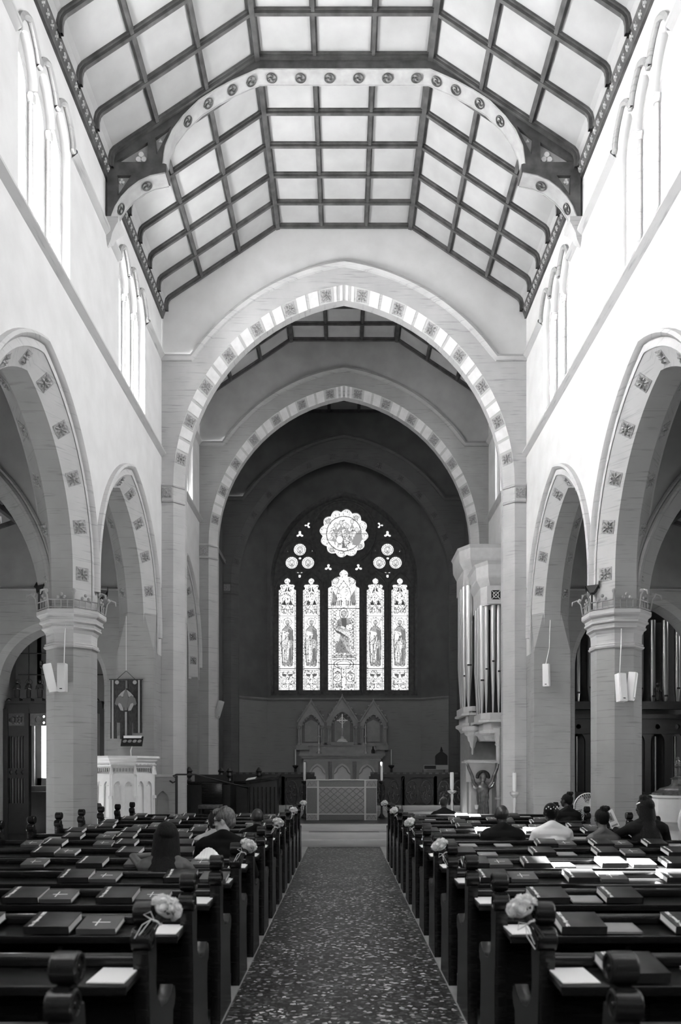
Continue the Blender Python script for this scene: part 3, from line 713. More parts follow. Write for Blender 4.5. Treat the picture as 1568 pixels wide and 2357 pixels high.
# unseen back wall, dark to cut bounce; west window added as fill
w=MB(); wo=[(-1.8,4.0)]+arch(0,1.8,8.2,.5,4.0,12)[1:-1]+[(1.8,4.0)]
w.plate([(-8.4,0),(8.4,0),(8.4,14.3),(-8.4,14.3)],[arch(0,1.8,8.2,.5,4.0,12)],.3,MIDW,T(0,-5.1,0)@MXZ)
struct('wall_back',w)
w=MB()
for x in (-1.1,-.37,.37,1.1): w.box(x-.05,x+.05,-5.1,-4.98,4.0,10.4,STONE)
w.box(-1.8,1.8,-5.1,-5.0,7.9,8.0,STONE); wo_=struct('window_2',w)
GW=glassmat('west_fill_glow',FILL_WEST); w=MB(); w.plate(arch(0,1.8,8.2,.5,4.0,12),[],.01,GW,T(0,-5.06,0)@MXZ); w.build('glass_pane',wo_)  # glowing pane added to brighten surfaces facing the camera
# aisles
GA=glassmat('aisle_glass',GLASS_AISLE); GAR=glassmat('aisle_glass_right',GLASS_AISLER)
for s,nm in ((-1,'left'),(1,'right')):
    a=MB(); yw=[-.3,4.0,8.3+2.2,14.6]
    yw=[1.8,6.1,10.3,14.6]
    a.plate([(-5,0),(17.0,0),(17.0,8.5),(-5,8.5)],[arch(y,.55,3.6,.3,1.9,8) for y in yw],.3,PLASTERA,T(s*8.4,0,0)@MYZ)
    for y in (12.45,8.2,3.95):                         # transverse arches of the aisle
        A=arch(s*6.62,1.68,4.3,1.1,4.25); A2=arch(s*6.62,1.9,4.3,1.1,4.25)
        pl=[(s*6.62-1.95,4.25),(s*6.62-1.95,8.5),(s*6.62+1.95,8.5),(s*6.62+1.95,4.25)]+A2[::-1]
        for yy in (y-.3,y+.3): a.plate(pl,[],.04,PLASTERA,T(0,yy,0)@MXZ)
        L=[[(u,yy,z) for u,z in o] for yy,o in ((y-.3,A2),(y-.12,A),(y+.12,A),(y+.3,A2))]
        a.loft(L,STONED)
        for off,rr in ((.28,.05),(.36,.035)): a.tube([(u,y-.33,z) for u,z in arch(s*6.62,1.68+off,4.3,1.1,4.3)],rr,STONED,6)
        a.box(s*8.0,s*8.4,y-.35,y+.35,0,4.3,STONED)
    struct('wall_aisle_%s'%nm,a)
    c=MB()
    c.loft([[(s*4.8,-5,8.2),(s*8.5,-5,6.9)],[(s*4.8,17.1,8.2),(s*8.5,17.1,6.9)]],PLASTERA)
    c.loft([[(s*4.4,-5.2,8.5),(s*8.7,-5.2,7.2)],[(s*4.4,21.5,8.5),(s*8.7,21.5,7.2)]],OAK)
    for k in range(28):
        y=-4.6+.8*k; c.loft([[(s*4.8,y-.05,8.1),(s*8.4,y-.05,6.85)],[(s*4.8,y+.05,8.1),(s*8.4,y+.05,6.85)]],OAK); 
        c.loft([[(s*4.8,y-.05,8.2),(s*8.4,y-.05,6.95)],[(s*4.8,y-.05,8.1),(s*8.4,y-.05,6.85)]],OAK)
    for q in (5.6,6.4,7.2,8.0):
        z=8.12-(q-4.8)*.35; c.box(s*(q-.05),s*(q+.05),-5,17,z-.14,z-.04,OAK)
    struct('ceiling_aisle_%s'%nm,c)
    wi=MB(); wg=MB()
    for y in yw: 
        wi.plate(arch(y,.55,3.6,.3,1.9,8),[arch(y+d,.2,3.6,.15,2.0,6) for d in (-.25,.25)],.08,STONED,T(s*8.42,0,0)@MYZ)
        wg.plate(arch(y,.5,3.6,.3,1.95,8),[],.01,GA if s<0 else GAR,T(s*8.48,0,0)@MYZ)
    wn=struct('window_%d'%(3 if s<0 else 4),wi); wg.build('glass_pane',wn)
    # end wall of the aisle with its arched opening
    e=MB(); c0=-6.58 if s<0 else 6.6; hw=1.18 if s<0 else 1.40
    zo=3.6 if s<0 else 4.0; cc=.15
    ao=arch(c0,hw+.12,zo,cc,0); ai=arch(c0,hw,zo,cc,0)
    x0,x1=sorted((s*4.08,s*8.4))
    e.plate([(x0,0),(x0,8.5),(x1,8.5),(x1,0)]+ao[::-1],[],.1,PLASTERA,T(0,17.06,0)@MXZ)
    e.plate(([(x0,0),(x0,5.75),(x1,5.75),(x1,0)]+ao[::-1]),[],.02,STONE,T(0,17.0,0)@MXZ)
    e.loft([[(u,yy,z) for u,z in o] for yy,o in ((16.99,ao),(17.12,ai),(17.6,ai))],STONE)
    e.tube([(x0,16.99,5.75),(x1,16.99,5.75)],.04,STONED,6)
    struct('wall_aisle_end_%s'%nm,e)
    # chapel beyond
    b=MB(); b.box(s*8.3,s*8.4,17.6,21.4,0,7.5,PLASTERA) if s>0 else (b.box(-9.3,-9.2,17.1,21.4,0,7.5,PLASTERA),b.box(-9.2,-8.3,17.1,17.2,0,7.5,PLASTERA),b.box(-9.3,-4.7,17.1,21.6,6.5,6.6,PLASTERA))
    if s>0: b.box(s*4.75,s*8.3,21.3,21.4,0,7.5,STONED)
    else:
        b.box(-8.05,-4.75,21.3,21.4,0,7.5,PLASTERA); b.box(-9.2,-8.48,21.3,21.4,0,7.5,PLASTERA); b.box(-8.6,-8.05,21.3,21.4,0,1.5,PLASTERA); b.box(-8.6,-8.05,21.3,21.4,3.4,7.5,PLASTERA)
        for x in (-8.95,-8.8,-8.66): b.tube([(x,21.2,.0),(x,21.2,3.6)],.05,PLASTER2,8)
    struct('wall_chapel_%s'%nm,b)
cw=MB(); cw.box(-8.6,-8.05,21.42,21.46,1.5,3.4,glassmat('chapel_glass',3.0)); struct('window_5',cw)
# =============== PIERS ===============
def octo(r,z,c=(0,0)): 
    R=r/math.cos(PI/8); return [(c[0]+R*math.cos(PI/8+k*PI/4),c[1]+R*math.sin(PI/8+k*PI/4),z) for k in range(8)]
def pier(x,y,label,seen=True):
    x=x-.015*(1 if x>0 else -1); t=thing('stone_pier',(x,y,PZ),label,'column','octagonal piers of the nave arcade')
    m=MB(); m.loft([octo(a,z) for a,z in ((.45,0),(.45,.12),(.42,.18),(.40,.3),(.365,.36),(.365,3.62))],STONE,closed=True,caps=True); m.build('shaft',t,smooth=False)
    m=MB(); prof=[(.365,3.62),(.395,3.635),(.405,3.66),(.385,3.68),(.39,3.70),(.365,3.72),(.365,3.80),(.37,3.86),(.395,3.91),(.43,3.94),(.43,3.965),(.415,3.97),(.425,4.01),(.46,4.03),(.46,4.06),(.445,4.07),(.455,4.11),(.49,4.14),(.50,4.16),(.50,4.22),(.365,4.225)]
    m.loft([octo(a,z) for a,z in prof],STONEL,closed=True,caps=True); m.build('capital',t,smooth=False)
    m=MB(); m.loft([octo(a,z) for a,z in ((.372,4.225),(.385,4.4))],STONE,closed=True,caps=True); 
    m.build('arch_springer',t,smooth=False)
    cr=MB()
    P=[Vector(p) for p in octo(.48,4.235)]
    for i in range(8):
        a,b=P[i],P[(i+1)%8]; o=((a+b)/2); o.z=0; o=o.normalized()
        for z in (4.25,4.37): cr.tube([a+Vector((0,0,z-4.235)),b+Vector((0,0,z-4.235))],.011,CREST,4)
        for k in range(1,4):
            p=a.lerp(b,k/4); cr.tube([p,p+Vector((0,0,.14))],.009,CREST,4)
        p=(a+b)/2
        for dx in (-1,0,1):
            q=p+(b-a).normalized()*dx*.055+Vector((0,0,.17 if dx else .22)); cr.sphere(q,.028,CREST,8,5)
        q=a; d=Vector((a.x,a.y,0)).normalized()
        cr.tube([q,q+Vector((0,0,.2))+d*.03,q+Vector((0,0,.27))+d*.09,q+Vector((0,0,.24))+d*.16,q+Vector((0,0,.18))+d*.17],[.014,.014,.018,.02,.008],CREST,5)
        cr.sphere(q+Vector((0,0,.26))+d*.05,.035,CREST,8,5)
    cr.build('iron_cresting',t)
    for k,(ax,ay) in enumerate(((-.46,-.2),(.44,.12))):
        fl=MB(); M=T(ax,ay,4.52)@RZ(.4 if k else -.5)@RX(-.5)
        fl.loft([[(-.03,-.03,0),(.03,-.03,0),(.03,.03,0),(-.03,.03,0)],[(-.1,-.06,.13),(.1,-.06,.13),(.1,.05,.13),(-.1,.05,.13)]],IRON,closed=True,caps=True,M=M)
        fl.box(-.11,-.1,-.07,.06,.1,.2,IRON,M); fl.box(.1,.11,-.07,.06,.1,.2,IRON,M)
        fl.tube([(ax,ay,4.52),(ax,ay,4.26)],.015,IRON,6); fl.build('floodlight',t,label='small black floodlight')
    return t
pier(-4.47,12.45,'octagonal stone pier on the left with iron cresting above its capital')
pier(4.47,12.45,'octagonal stone pier on the right with iron cresting above its capital')
for s in (-1,1):
    pier(s*4.47,8.2,'octagonal stone pier at the very edge of the picture, %s side'%('left' if s<0 else 'right'))
# speakers and cables
def speaker(loc,rz,tilt,h,w,mat,label,cable):
    t=thing('wall_speaker',loc,label,'speaker','slim column loudspeakers')
    M=RZ(rz)@RX(tilt)
    m=MB(); m.box(-w/2,w/2,-.06,.06,-h/2,h/2,mat,M,bev=.012); m.build('cabinet',t)
    m=MB(); m.box(-w/2+.015,w/2-.015,-.068,-.06,-h/2+.03,h/2-.02,mat,M); m.box(-.02,.02,-.071,-.068,-h/2+.04,-h/2+.055,IRON,M); m.build('grille',t)
    m=MB(); m.tube([(0,.05,0),(0,.16,0)],.02,IRON,6); m.build('bracket',t)
    if cable:
        m=MB(); m.tube([(.0,.07,h/2-.02)]+[tuple(p) for p in cable],.008,SPEAKW,5); m.build('cable',t,label='thin white cable')
    return t
speaker((-4.42,11.93,3.14),0,0,.45,.135,SPEAK,'grey slim speaker mounted flat on the left pier',[(.0,.11,.7),(.02,.11,.9)])
speaker((-4.60,11.90,3.13),-1.15,.22,.45,.14,SPEAKW,'white slim speaker angled outward on the left pier',None)
speaker((4.34,11.90,2.98),.25,-.1,.45,.14,SPEAKW,'white slim speaker turned to the aisle on the right pier',[(.05,.13,.8),(.05,.13,.95)])
speaker((4.50,11.90,3.0),.9,.12,.45,.1,SPEAKW,'narrow white speaker leaning outward beside another on the right pier',None)
speaker((4.30,16.15,3.72),-.5,.05,.48,.14,SPEAKW,'single white speaker on the stone wall right of the chancel arch',[(.1,.14,.6),(.12,.14,1.2)])
speaker((-3.55,21.6,3.45),1.1,.35,.5,.14,SPEAK,'grey speaker tilted on the second arch jamb, chancel left',None)
# banner on the wall left of the pulpit
bt=thing('banner',(-4.66,16.27,0),'dark patchwork banner with a stylised lily hanging from a cord above the pulpit','banner')
BZ0,BZ1=2.36,3.63
BD=flat('banner_dark',.035,.9,noise=.02,scale=12,stretch=(6,1,1)); BM=flat('banner_mid',.13,.9); BL=flat('banner_light',.3,.9)
m=MB()
nx=14; xs=[-.34+.68*k/nx for k in range(nx+1)]
m.loft([[(x,-.012*math.sin(x*22)-.004,z) for x in xs] for z in (2.72,BZ1)],BD)
for k,(xa,xb,zb) in enumerate(((-.34,-.2,2.38),(-.13,-.03,2.37),(.02,.12,2.45),(.15,.34,2.5))): m.box(xa,xb,-.012,.0,zb,2.72,BD)
m.build('fabric',bt)
m=MB()
for x,z0 in ((-.30,2.36),(.26,2.5)): m.box(x,x+.035,-.03,-.02,z0,BZ1,BL)
m.box(-.02,.02,-.03,-.02,2.4,2.95,BL); m.box(-.01,.03,-.03,-.02,3.45,3.62,BM)
for x in (-.19,.19): m.lathe([(.045,0),(.04,.008)],BL,12,T(x,-.03,3.58)@RX(PI/2))
m.build('stripes',bt,label='pale vertical stripes')
m=MB()
def pet(pts,mat,y=-.035): m.plate(pts,[],.006,mat,T(0,y,0)@MXZ)
pet([(0,3.45),(.05,3.32),(.055,3.2),(.03,3.1),(.03,2.98),(-.03,2.98),(-.03,3.1),(-.055,3.2),(-.05,3.32)],BM,-.045)
for s in (-1,1):
    pet([(s*x,z) for x,z in ((.02,3.1),(.05,3.25),(.12,3.3),(.2,3.24),(.235,3.12),(.19,3.08),(.15,3.14),(.1,3.12),(.05,3.0))][::s],BM,-.04)
    pet([(s*x,z) for x,z in ((.02,3.42),(.1,3.36),(.17,3.28),(.06,3.27))][::s],BL); pet([(s*x,z) for x,z in ((.07,3.14),(.13,3.18),(.17,3.1),(.11,2.98),(.05,2.97))][::s],BL)
m.build('lily_motif',bt,label='grey lily shape on a pale ground')
m=MB(); m.tube([(-.36,-.02,BZ1+.01),(.36,-.02,BZ1+.01)],.012,IRON,6); m.build('hanging_rod',bt)
m=MB(); m.tube([(-.2,-.02,BZ1+.01),(0,-.01,BZ1+.2),(.2,-.02,BZ1+.01)],.006,IRON,5); m.tube([(0,-.01,BZ1+.2),(0,-.01,5.0)],.005,SPEAKW,5); m.build('cord',bt)
# =============== PULPIT ===============
pu=thing('pulpit',(-4.48,15.6,PZ),'white carved stone pulpit with traceried panels, left of the chancel arch','pulpit')
def opoly(r,z,ph=PI/8+PI/16): return [(r*math.cos(ph+k*PI/4),r*math.sin(ph+k*PI/4),z) for k in range(8)]
m=MB(); m.loft([opoly(a,z) for a,z in ((.66,0),(.66,.22),(.62,.27),(.60,.30),(.58,.95+.8),(.60,1.78),(.60,1.80))],MARBLE,closed=True,caps=True); m.build('body',pu,smooth=False)
m=MB(); m.loft([opoly(a,z) for a,z in ((.60,1.76),(.64,1.80),(.645,1.84),(.68,1.87),(.69,1.90),(.73,1.93),(.73,1.97),(.5,1.975))],MARBLE,closed=True,caps=True); m.build('cornice',pu,smooth=False)
for k in range(8):
    ph=PI/8+PI/16; a0=ph+k*PI/4; a1=a0+PI/4; am=(a0+a1)/2; ap=.59*math.cos(PI/8)
    M=Matrix.Rotation(am-(-PI/2),4,'Z')
    half=.59*math.sin(PI/8)
    m=MB()
    hs=[]
    for cx in (-half*.47,half*.47):
        hs.append(arch(cx,half*.33,1.35,half*.25,.74,7))
        hs.append(circ(cx,.52,half*.3,16))
    m.plate([(-half*.95,.32),(half*.95,.32),(half*.95,1.62),(-half*.95,1.62)],hs,.045,MARBLE,M@T(0,-ap-.012,0)@MXZ)
    for cx in (-half*.47,half*.47):
        Mr=M@T(cx,-ap-.015,.52)@RX(PI/2); rosette(m,Mr@T(0,0,-.01),.035,CARVE)
        for q in range(4): m.sphere((cx+half*.24*math.cos(q*PI/2+.78),0,1.42+half*.24*math.sin(q*PI/2+.78)),.012,MARBLE,6,4,M@T(0,-ap-.02,0))
    for q in range(7): m.box(-half*.85+q*half*.26,-half*.85+q*half*.26+.03,-ap-.03,-ap-.005,1.66,1.73,CARVE,M)
    for q in range(14): m.box(-half+q*half*.145,-half+q*half*.145+.012,-ap-.06,-ap-.02,1.79,1.815,MARBLE,M)
    m.build('traceried_panel',pu,smooth=False)
for k in range(8):
    a=PI/8+PI/16+k*PI/4; c,s_=math.cos(a),math.sin(a)
    m=MB(); M=RZ(a)
    m.box(.57,.63,-.035,.035,.2,1.15,MARBLE,M); m.box(.57,.66,-.045,.045,.12,.3,MARBLE,M); m.box(.57,.655,-.04,.04,1.12,1.18,MARBLE,M)
    m.box(.57,.61,-.03,.03,1.18,1.6,MARBLE,M); m.loft([[(.6,-.05,1.6),(.66,0,1.6),(.6,.05,1.6)],[(.6,-.01,1.8),(.62,0,1.8),(.6,.01,1.8)]],MARBLE,closed=True,caps=True,M=M)
    m.build('corner_buttress',pu,smooth=False)
bs=thing('book_stand',(-4.35,15.6,1.98),'brass-stemmed openwork book stand on top of the pulpit','book stand')
m=MB(); m.tube([(-.02,0,0),(-.02,-.02,.12),(0,0,.2),(0,0,.3)],.012,BRASS,6); m.build('stem',bs)
m=MB(); M=T(0,0,.30)@RX(-.55)
m.plate([(-.22,-.1),(.22,-.1),(.22,.13),(-.22,.13)],[circ(x,.02,.045,10) for x in (-.15,-.05,.05,.15)],.02,DARKW,M@RX(PI/2)@T(0,0,0)) ; m.build('desk',bs)
m=MB(); m.box(-.18,.18,.02,.1,.38,.43,WHITE,RX(0.0)); m.build('open_book',bs,label='pale open book')
# pulpit stair parapet and handrail
sp=thing('pulpit_stair',(-3.75,15.9,PZ),'grey stone stair parapet joined to the right side of the pulpit','stairs')
m=MB(); m.plate([(-.35,0),(.25,0),(.25,1.55),(-.35,1.55)],[arch(-.03,.13,1.05,.1,.6,7)],.12,STONE,MXZ); m.box(-.35,.25,-.08,.08,1.55,1.6,STONEL); m.box(-.2,.15,.0,.05,.6,1.3,STONED); m.build('parapet',sp,smooth=False)
m=MB(); m.box(.12,.62,-.1,.5,0,.13,STONEL,bev=.01); m.build('bottom_step',sp)
hr=thing('handrail',(-3.46,15.7,PZ),'black iron handrail running down from the pulpit steps','handrail')
m=MB(); m.tube([(0,0,0),(0,0,1.58)],.028,IRON,8); m.build('post',hr); m=MB(); m.tube([(1.1,3.2,.4),(1.1,3.2,1.25)],.02,IRON,8); m.build('post',hr)
m=MB(); m.tube([(-.14,0,1.46)]+[(-.07+.07*math.cos(a),0,1.5+.07*math.sin(a)) for a in (3.6,4.6,5.6,.6,1.57)]+[(0,0,1.6),(.35,.1,1.6),(1.1,3.2,1.25)],.018,IRON,6); m.build('rail',hr)
# =============== SCREENS IN THE AISLE END OPENINGS ===============
sc=thing('wooden_screen',(-6.6,17.35,0),'dark carved wooden screen with tracery doors and small statues, far left opening','screen')
m=MB(); y=0
m.box(-1.1,1.1,-.06,.06,3.0,3.28,DARKW); m.box(-1.1,1.1,-.1,.1,3.22,3.28,DARKW)
for x in (-1.1,-.62,.55,1.1): m.box(x-.05,x+.05,-.07,.07,0,3.1,DARKW)
m.box(-1.1,-.6,-.04,.04,0,.25,DARKW)
for k in range(9): m.tube([(-1.05+.25*k+.06*math.cos(a),0,3.28+.06*math.sin(a)) for a in (0,.8,1.57,2.3,3.14)],.015,DARKW,4)
m.build('frame',sc)
m=MB(); hs=[]
for cx in (-1.0,-.865,-.73):
    for z0,z1,f in ((.95,1.55,0),(1.75,2.5,0)):
        for d in (-.029,.029): hs.append(arch(cx+d,.022,z1-.05,.018,z0,5))
    hs.append([(cx,1.6),(cx+.04,1.66),(cx,1.72),(cx-.04,1.66)])
m.plate([(-1.08,.05),(-.65,.05),(-.65,2.72),(-1.08,2.72)],hs,.05,DARKW,MXZ); m.build('tracery_door',sc,smooth=False)
m=MB()
for x0,x1 in ((-1.02,-.7),(-.50,.50)):
    hs=[circ(x0+(x1-x0)*(k+.5)/4,2.86,.07,14) for k in range(4)]
    hs+=[circ(x0+(x1-x0)*(k)/4,2.93,.03,8) for k in range(1,4)]+[circ(x0+(x1-x0)*(k)/4,2.79,.03,8) for k in range(1,4)]
    m.plate([(x0-.06,2.72),(x1+.06,2.72),(x1+.06,3.0),(x0-.06,3.0)],hs,.04,MIDW,MXZ)
m.build('openwork_frieze',sc,smooth=False)
m=MB(); m.box(-1.05,-.66,.08,.1,.9,2.72,flat('screen_glass',.2,.3)); m.build('door_glazing',sc)
def statue(mb,x,y,z,h,mat,w=.32,M=None):
    mb.lathe([(w*h*.5,0),(w*h*.48,.03*h),(w*h*.36,.05*h),(w*h*.42,.2*h),(w*h*.4,.45*h),(w*h*.5,.66*h),(w*h*.46,.76*h),(w*h*.2,.83*h),(w*h*.16,.85*h),(w*h*.26,.89*h),(w*h*.27,.94*h),(w*h*.18,.99*h),(w*h*.03,h)],mat,10,(M or Matrix())@T(x,y,z),sy=.75)
    for s in (-1,1): mb.tube([((M or Matrix())@Vector(p)) for p in ((x+s*w*h*.42,y,z+.7*h),(x+s*w*h*.5,y-.05*h,z+.5*h),(x+s*w*h*.1,y-w*h*.4,z+.55*h))],.05*h,mat,6)
for x,wd in ((-.86,'bearded'),(-.6,'slim'),(-.34,'broad')):
    m=MB(); m.box(x-.09,x+.09,-.1,.1,3.28,3.34,DARKW); statue(m,x,0,3.34,.42,DARKW,.36 if wd!='slim' else .3)
    m.tube([(x+.07*math.cos(a),.03,3.72+.07*math.sin(a)) for a in [k*PI/5 for k in range(10)]],.005,DARKW,4,closed=True); m.build('carved_figure',sc)
m=MB()
for z in (3.95,4.45,4.9): m.tube([(-1.05,.5,z),(1.1,.5,z)],.012,IRON,4)
for x in (-.8,-.35,.05,.5): m.tube([(x,.5,3.3),(x,.5,5.0)],.012,IRON,4)
m.build('iron_grid',sc)
m=MB(); cx,cz=-.12,4.12
for q in range(4):
    a=q*PI/2; m.tube([(cx,0,cz),(cx+.2*math.cos(a),0,cz+.2*math.sin(a))],.03,DARKW,5)
    for d in (-.5,0,.5): m.sphere((cx+.2*math.cos(a+d*.5),0,cz+.2*math.sin(a+d*.5)),.04,DARKW,8,5)
m.tube([(cx,0,3.28),(cx,0,4.08)],.025,DARKW,5); m.build('cross',sc)
# small altar and figures glimpsed in the chapel
ch=thing('side_altar',(-7.9,20.2,0),'dark side altar with small figures glimpsed through the left screen','altar')
m=MB(); m.box(-.8,.8,-.3,.3,0,1.15,DARKW); m.build('table',ch)
for x in (-.5,.35,.65):
    m=MB(); statue(m,x,0,1.15,.34,DARKW); m.build('figure',ch)
m=MB(); m.box(-.8,.8,.1,.35,1.15,1.3,STONEL); m.build('shelf',ch)
# organ screen and pipes on the right
os_=thing('organ_screen',(6.6,17.7,0),'dark carved organ screen filling the right aisle opening','screen')
m=MB(); hs=[]
for k in range(6):
    cx=-1.15+.46*k; hs.append(arch(cx,.16,2.35,.12,1.2,8)); hs.append(arch(cx-.08,.05,.95,.04,.25,5)); hs.append(arch(cx+.08,.05,.95,.04,.25,5)); hs.append(circ(cx,2.72,.06,12))
m.plate([(-1.4,0),(1.4,0),(1.4,2.95),(-1.4,2.95)],hs,.08,DARKW,MXZ); m.box(-1.4,1.4,-.12,.1,2.9,3.0,DARKW); m.box(-1.4,1.4,-.09,.1,2.55,2.6,DARKW); m.box(-1.4,1.4,-.1,.1,3.12,3.3,DARKW)
m.build('carved_front',os_,smooth=False)
m=MB(); m.box(-1.4,1.4,.3,.34,0,5.2,DARKW); m.build('back_panel',os_)
def pipe(mb,x,y,z0,r,zm,z1,mat):
    mb.tube([(x,y,z0),(x,y,zm)],[r*.3,r],mat,12); mb.tube([(x,y,zm),(x,y,z1)],r,mat,12)
    mb.box(x-r*.5,x+r*.5,y-r*1.02,y-r*.8,zm-.01,zm+.03,IRON); 
for k in range(9):
    x=-1.15+.29*k; m=MB(); zz=3.5+.12*math.sin(k*1.7); pipe(m,x,.02,3.15,.07+.012*(k%2),zz,5.2,PIPED); m.build('organ_pipe',os_)
for k in range(6):
    m=MB(); x=-1.13+.46*k; m.tube([(x,.15,1.2),(x,.15,2.5)],.035,PIPED,10); m.build('lower_pipe',os_)
for k in range(3):
    m=MB(); statue(m,-.6+.62*k,-.16,3.3,.42,DARKW); m.build('carved_figure',os_)
# =============== CHANCEL ORGAN CASE ===============
oc=thing('organ_case',(3.55,19.0,0),'pale painted organ case with two clusters of tall metal pipes, right of the chancel','organ')
def bay(cx,cy,w,z0,zt,n,label):
    """canted case bay facing -x/-y"""
    pts=lambda g,z:[(cx-w/2-g,cy+.9,z),(cx-w/2-g,cy-.25,z),(cx-w/2+.18-g*.6,cy-.5-g,z),(cx+w/2,cy-.5-g,z),(cx+w/2,cy+.9,z)]
    m=MB(); m.loft([pts(g,z) for g,z in ((0,zt-1.0),(0,zt-.55),(.03,zt-.5),(.09,zt-.38),(.10,zt-.34),(.11,zt-.08),(.15,zt),(-.1,zt+.01))],CASE,closed=True,caps=True); m.build('cornice',oc,smooth=False)
    m=MB(); m.loft([pts(g,z) for g,z in ((-.12,z0-.62),(-.04,z0-.5),(.03,z0-.46),(.03,z0-.4),(-.06,z0-.38),(-.06,z0-.22),(.05,z0-.2),(.05,z0-.15),(0,z0-.13),(0,z0+.02))],CASE,closed=True,caps=True); m.build('base_moulding',oc,smooth=False)
    m=MB(); fw=w-.18
    for k in range(1): m.plate([(0,0),(.42,0),(.42,.42),(0,.42)],[[(.1,.1),(.32,.1),(.32,.32),(.1,.32)]],.04,CASE,T(cx-w/2+.10,cy-.53,zt-.99)@MXZ)
    for a,b in (((.1,.1),(.32,.32)),((.1,.32),(.32,.1))): m.tube([(cx-w/2+.10+a[0],cy-.545,zt-.99+a[1]),(cx-w/2+.10+b[0],cy-.545,zt-.99+b[1])],.01,CASE,5)
    m.tube([(cx-w/2+.31+.07*math.cos(q*PI/4),cy-.545,zt-.78+.07*math.sin(q*PI/4)) for q in range(8)],.01,CASE,5,closed=True)
    m.build('fretwork_panel',oc,smooth=False)
    m=MB(); m.box(cx-w/2+.10+.1,cx-w/2+.10+.32,cy-.515,cy-.5,zt-.89,zt-.67,IRON); m.build('fret_shade_panel',oc)  # black plate standing in for the shaded hollow behind the fret
    m=MB(); m.box(cx-w/2+.1,cx+w/2,cy+.1,cy+.8,z0,zt-.9,DARKW); m.build('inner_case',oc)
    for k in range(n):
        x=cx-w/2+.13+(w-.16)*k/(n-1); r=(w-.16)/(n-1)*.44
        m=MB(); pipe(m,x,cy-.42+(.12 if k==0 else 0),z0,r,z0+.95+.28*abs(math.sin(k*1.3+.4)) ,zt-.97,PIPE); m.build('organ_pipe',oc)
    for k in range(3):
        m=MB(); y=cy-.2+.3*k; pipe(m,cx-w/2+.04,y,z0,.085,z0+.8+.15*k,zt-.97,PIPE); m.build('organ_pipe',oc)
bay(3.50,19.6,.92,3.30,7.35,4,'far'); bay(3.62,18.45,.70,3.05,6.62,5,'near')
m=MB(); m.box(-.4,.4,.1,1.6,1.95,3.2,CASE2); m.box(-.4,.45,.5,1.6,.45,1.95,CASE2); m.box(-.46,.5,.0,.6,1.9,1.97,CASE); m.build('lower_case',oc,smooth=False)
for ch_ in list(oc.children):
    if ch_.name.split('.')[0]!='lower_case': ch_.location=(-3.55,-19.0,0)
m=MB(); m.lathe([(.02,2.3),(.03,2.35),(.03,2.45),(.06,2.5),(.08,2.6),(.12,2.65),(.14,2.75),(.2,2.8),(.22,2.88),(.27,2.9),(.27,3.0)],CASE,8,T(-.33,.0,-.2)); m.build('pendant_bracket',oc)
m=MB(); m.tube([(.12,-.95,.45),(.12,-.95,2.35)],.06,CASE,10); m.lathe([(.06,2.3),(.09,2.34),(.07,2.38),(.1,2.5),(.16,2.6),(.16,2.72),(.2,2.75)],CASE,8,T(.12,-.95,-.02)); m.lathe([(.07,0),(.09,.02),(.09,.06),(.07,.08)],CASE,8,T(.12,-.95,1.0)); m.build('column',oc)
# figure lectern below
fl=thing('figure_lectern',(3.25,18.1,.45),'bronze robed figure with raised arms carrying a pale lectern box','lectern')
BRZ=flat('bronze',.16,.35,.6,noise=.08,scale=12)
m=MB(); m.box(-.28,.28,-.14,.3,.0,.14,CASE); m.box(-.22,.27,.0,.32,.14,1.1,CASE); m.build('pedestal',fl)
m=MB(); m.loft([[(-.38,-.2,.98),(.30,-.1,.98),(.34,.3,.98),(-.3,.3,.98)],[(-.36,-.2,1.45),(.33,-.12,1.45),(.36,.3,1.45),(-.3,.3,1.45)]],CASE,closed=True,caps=True); m.box(-.4,.36,-.24,.32,1.43,1.47,CASE); m.build('lectern_box',fl,smooth=False)
m=MB(); m.lathe([(.15,0),(.19,.02),(.16,.1),(.125,.3),(.13,.5),(.15,.62),(.14,.72),(.16,.82),(.13,.9),(.06,.95),(.05,.99),(.075,1.03),(.09,1.09),(.085,1.15),(.05,1.2),(.01,1.21)],BRZ,16,T(0,-.32,.0),sy=.75)
for s in (-1,1):
    m.tube([(s*.13,-.32,.85),(s*.22,-.33,.97),(s*.25,-.34,1.12),(s*.33,-.33,1.3),(s*.36,-.3,1.4)],[.06,.05,.04,.035,.03],BRZ,8)
    m.tube([(s*.14,-.33,.84),(s*.22,-.36,.88),(s*.26,-.36,.98)],[.05,.04,.02],BRZ,6)
    for k in range(3): m.tube([(s*.03*k+s*.02,-.42+.01*k,.8),(s*.04*k+s*.03,-.43,.4),(s*.05*k+s*.02,-.47,.04)],.018,BRZ,5)
    m.sphere((s*.08,-.45,.02),(.05,.09,.04),BRZ,8,5)
m.build('robed_figure',fl)
m=MB()
for k in range(14):
    a=PI*k/13; m.sphere((.13*math.cos(a),-.33,1.1+.12*math.sin(a)),.045,IRON,8,5)
m.build('halo_of_hair',fl)
m=MB(); m.lathe([(.03,0),(.045,.05),(.05,.1)],CANDLE,10,T(-.17,-.45,.35)); m.build('small_light',fl)
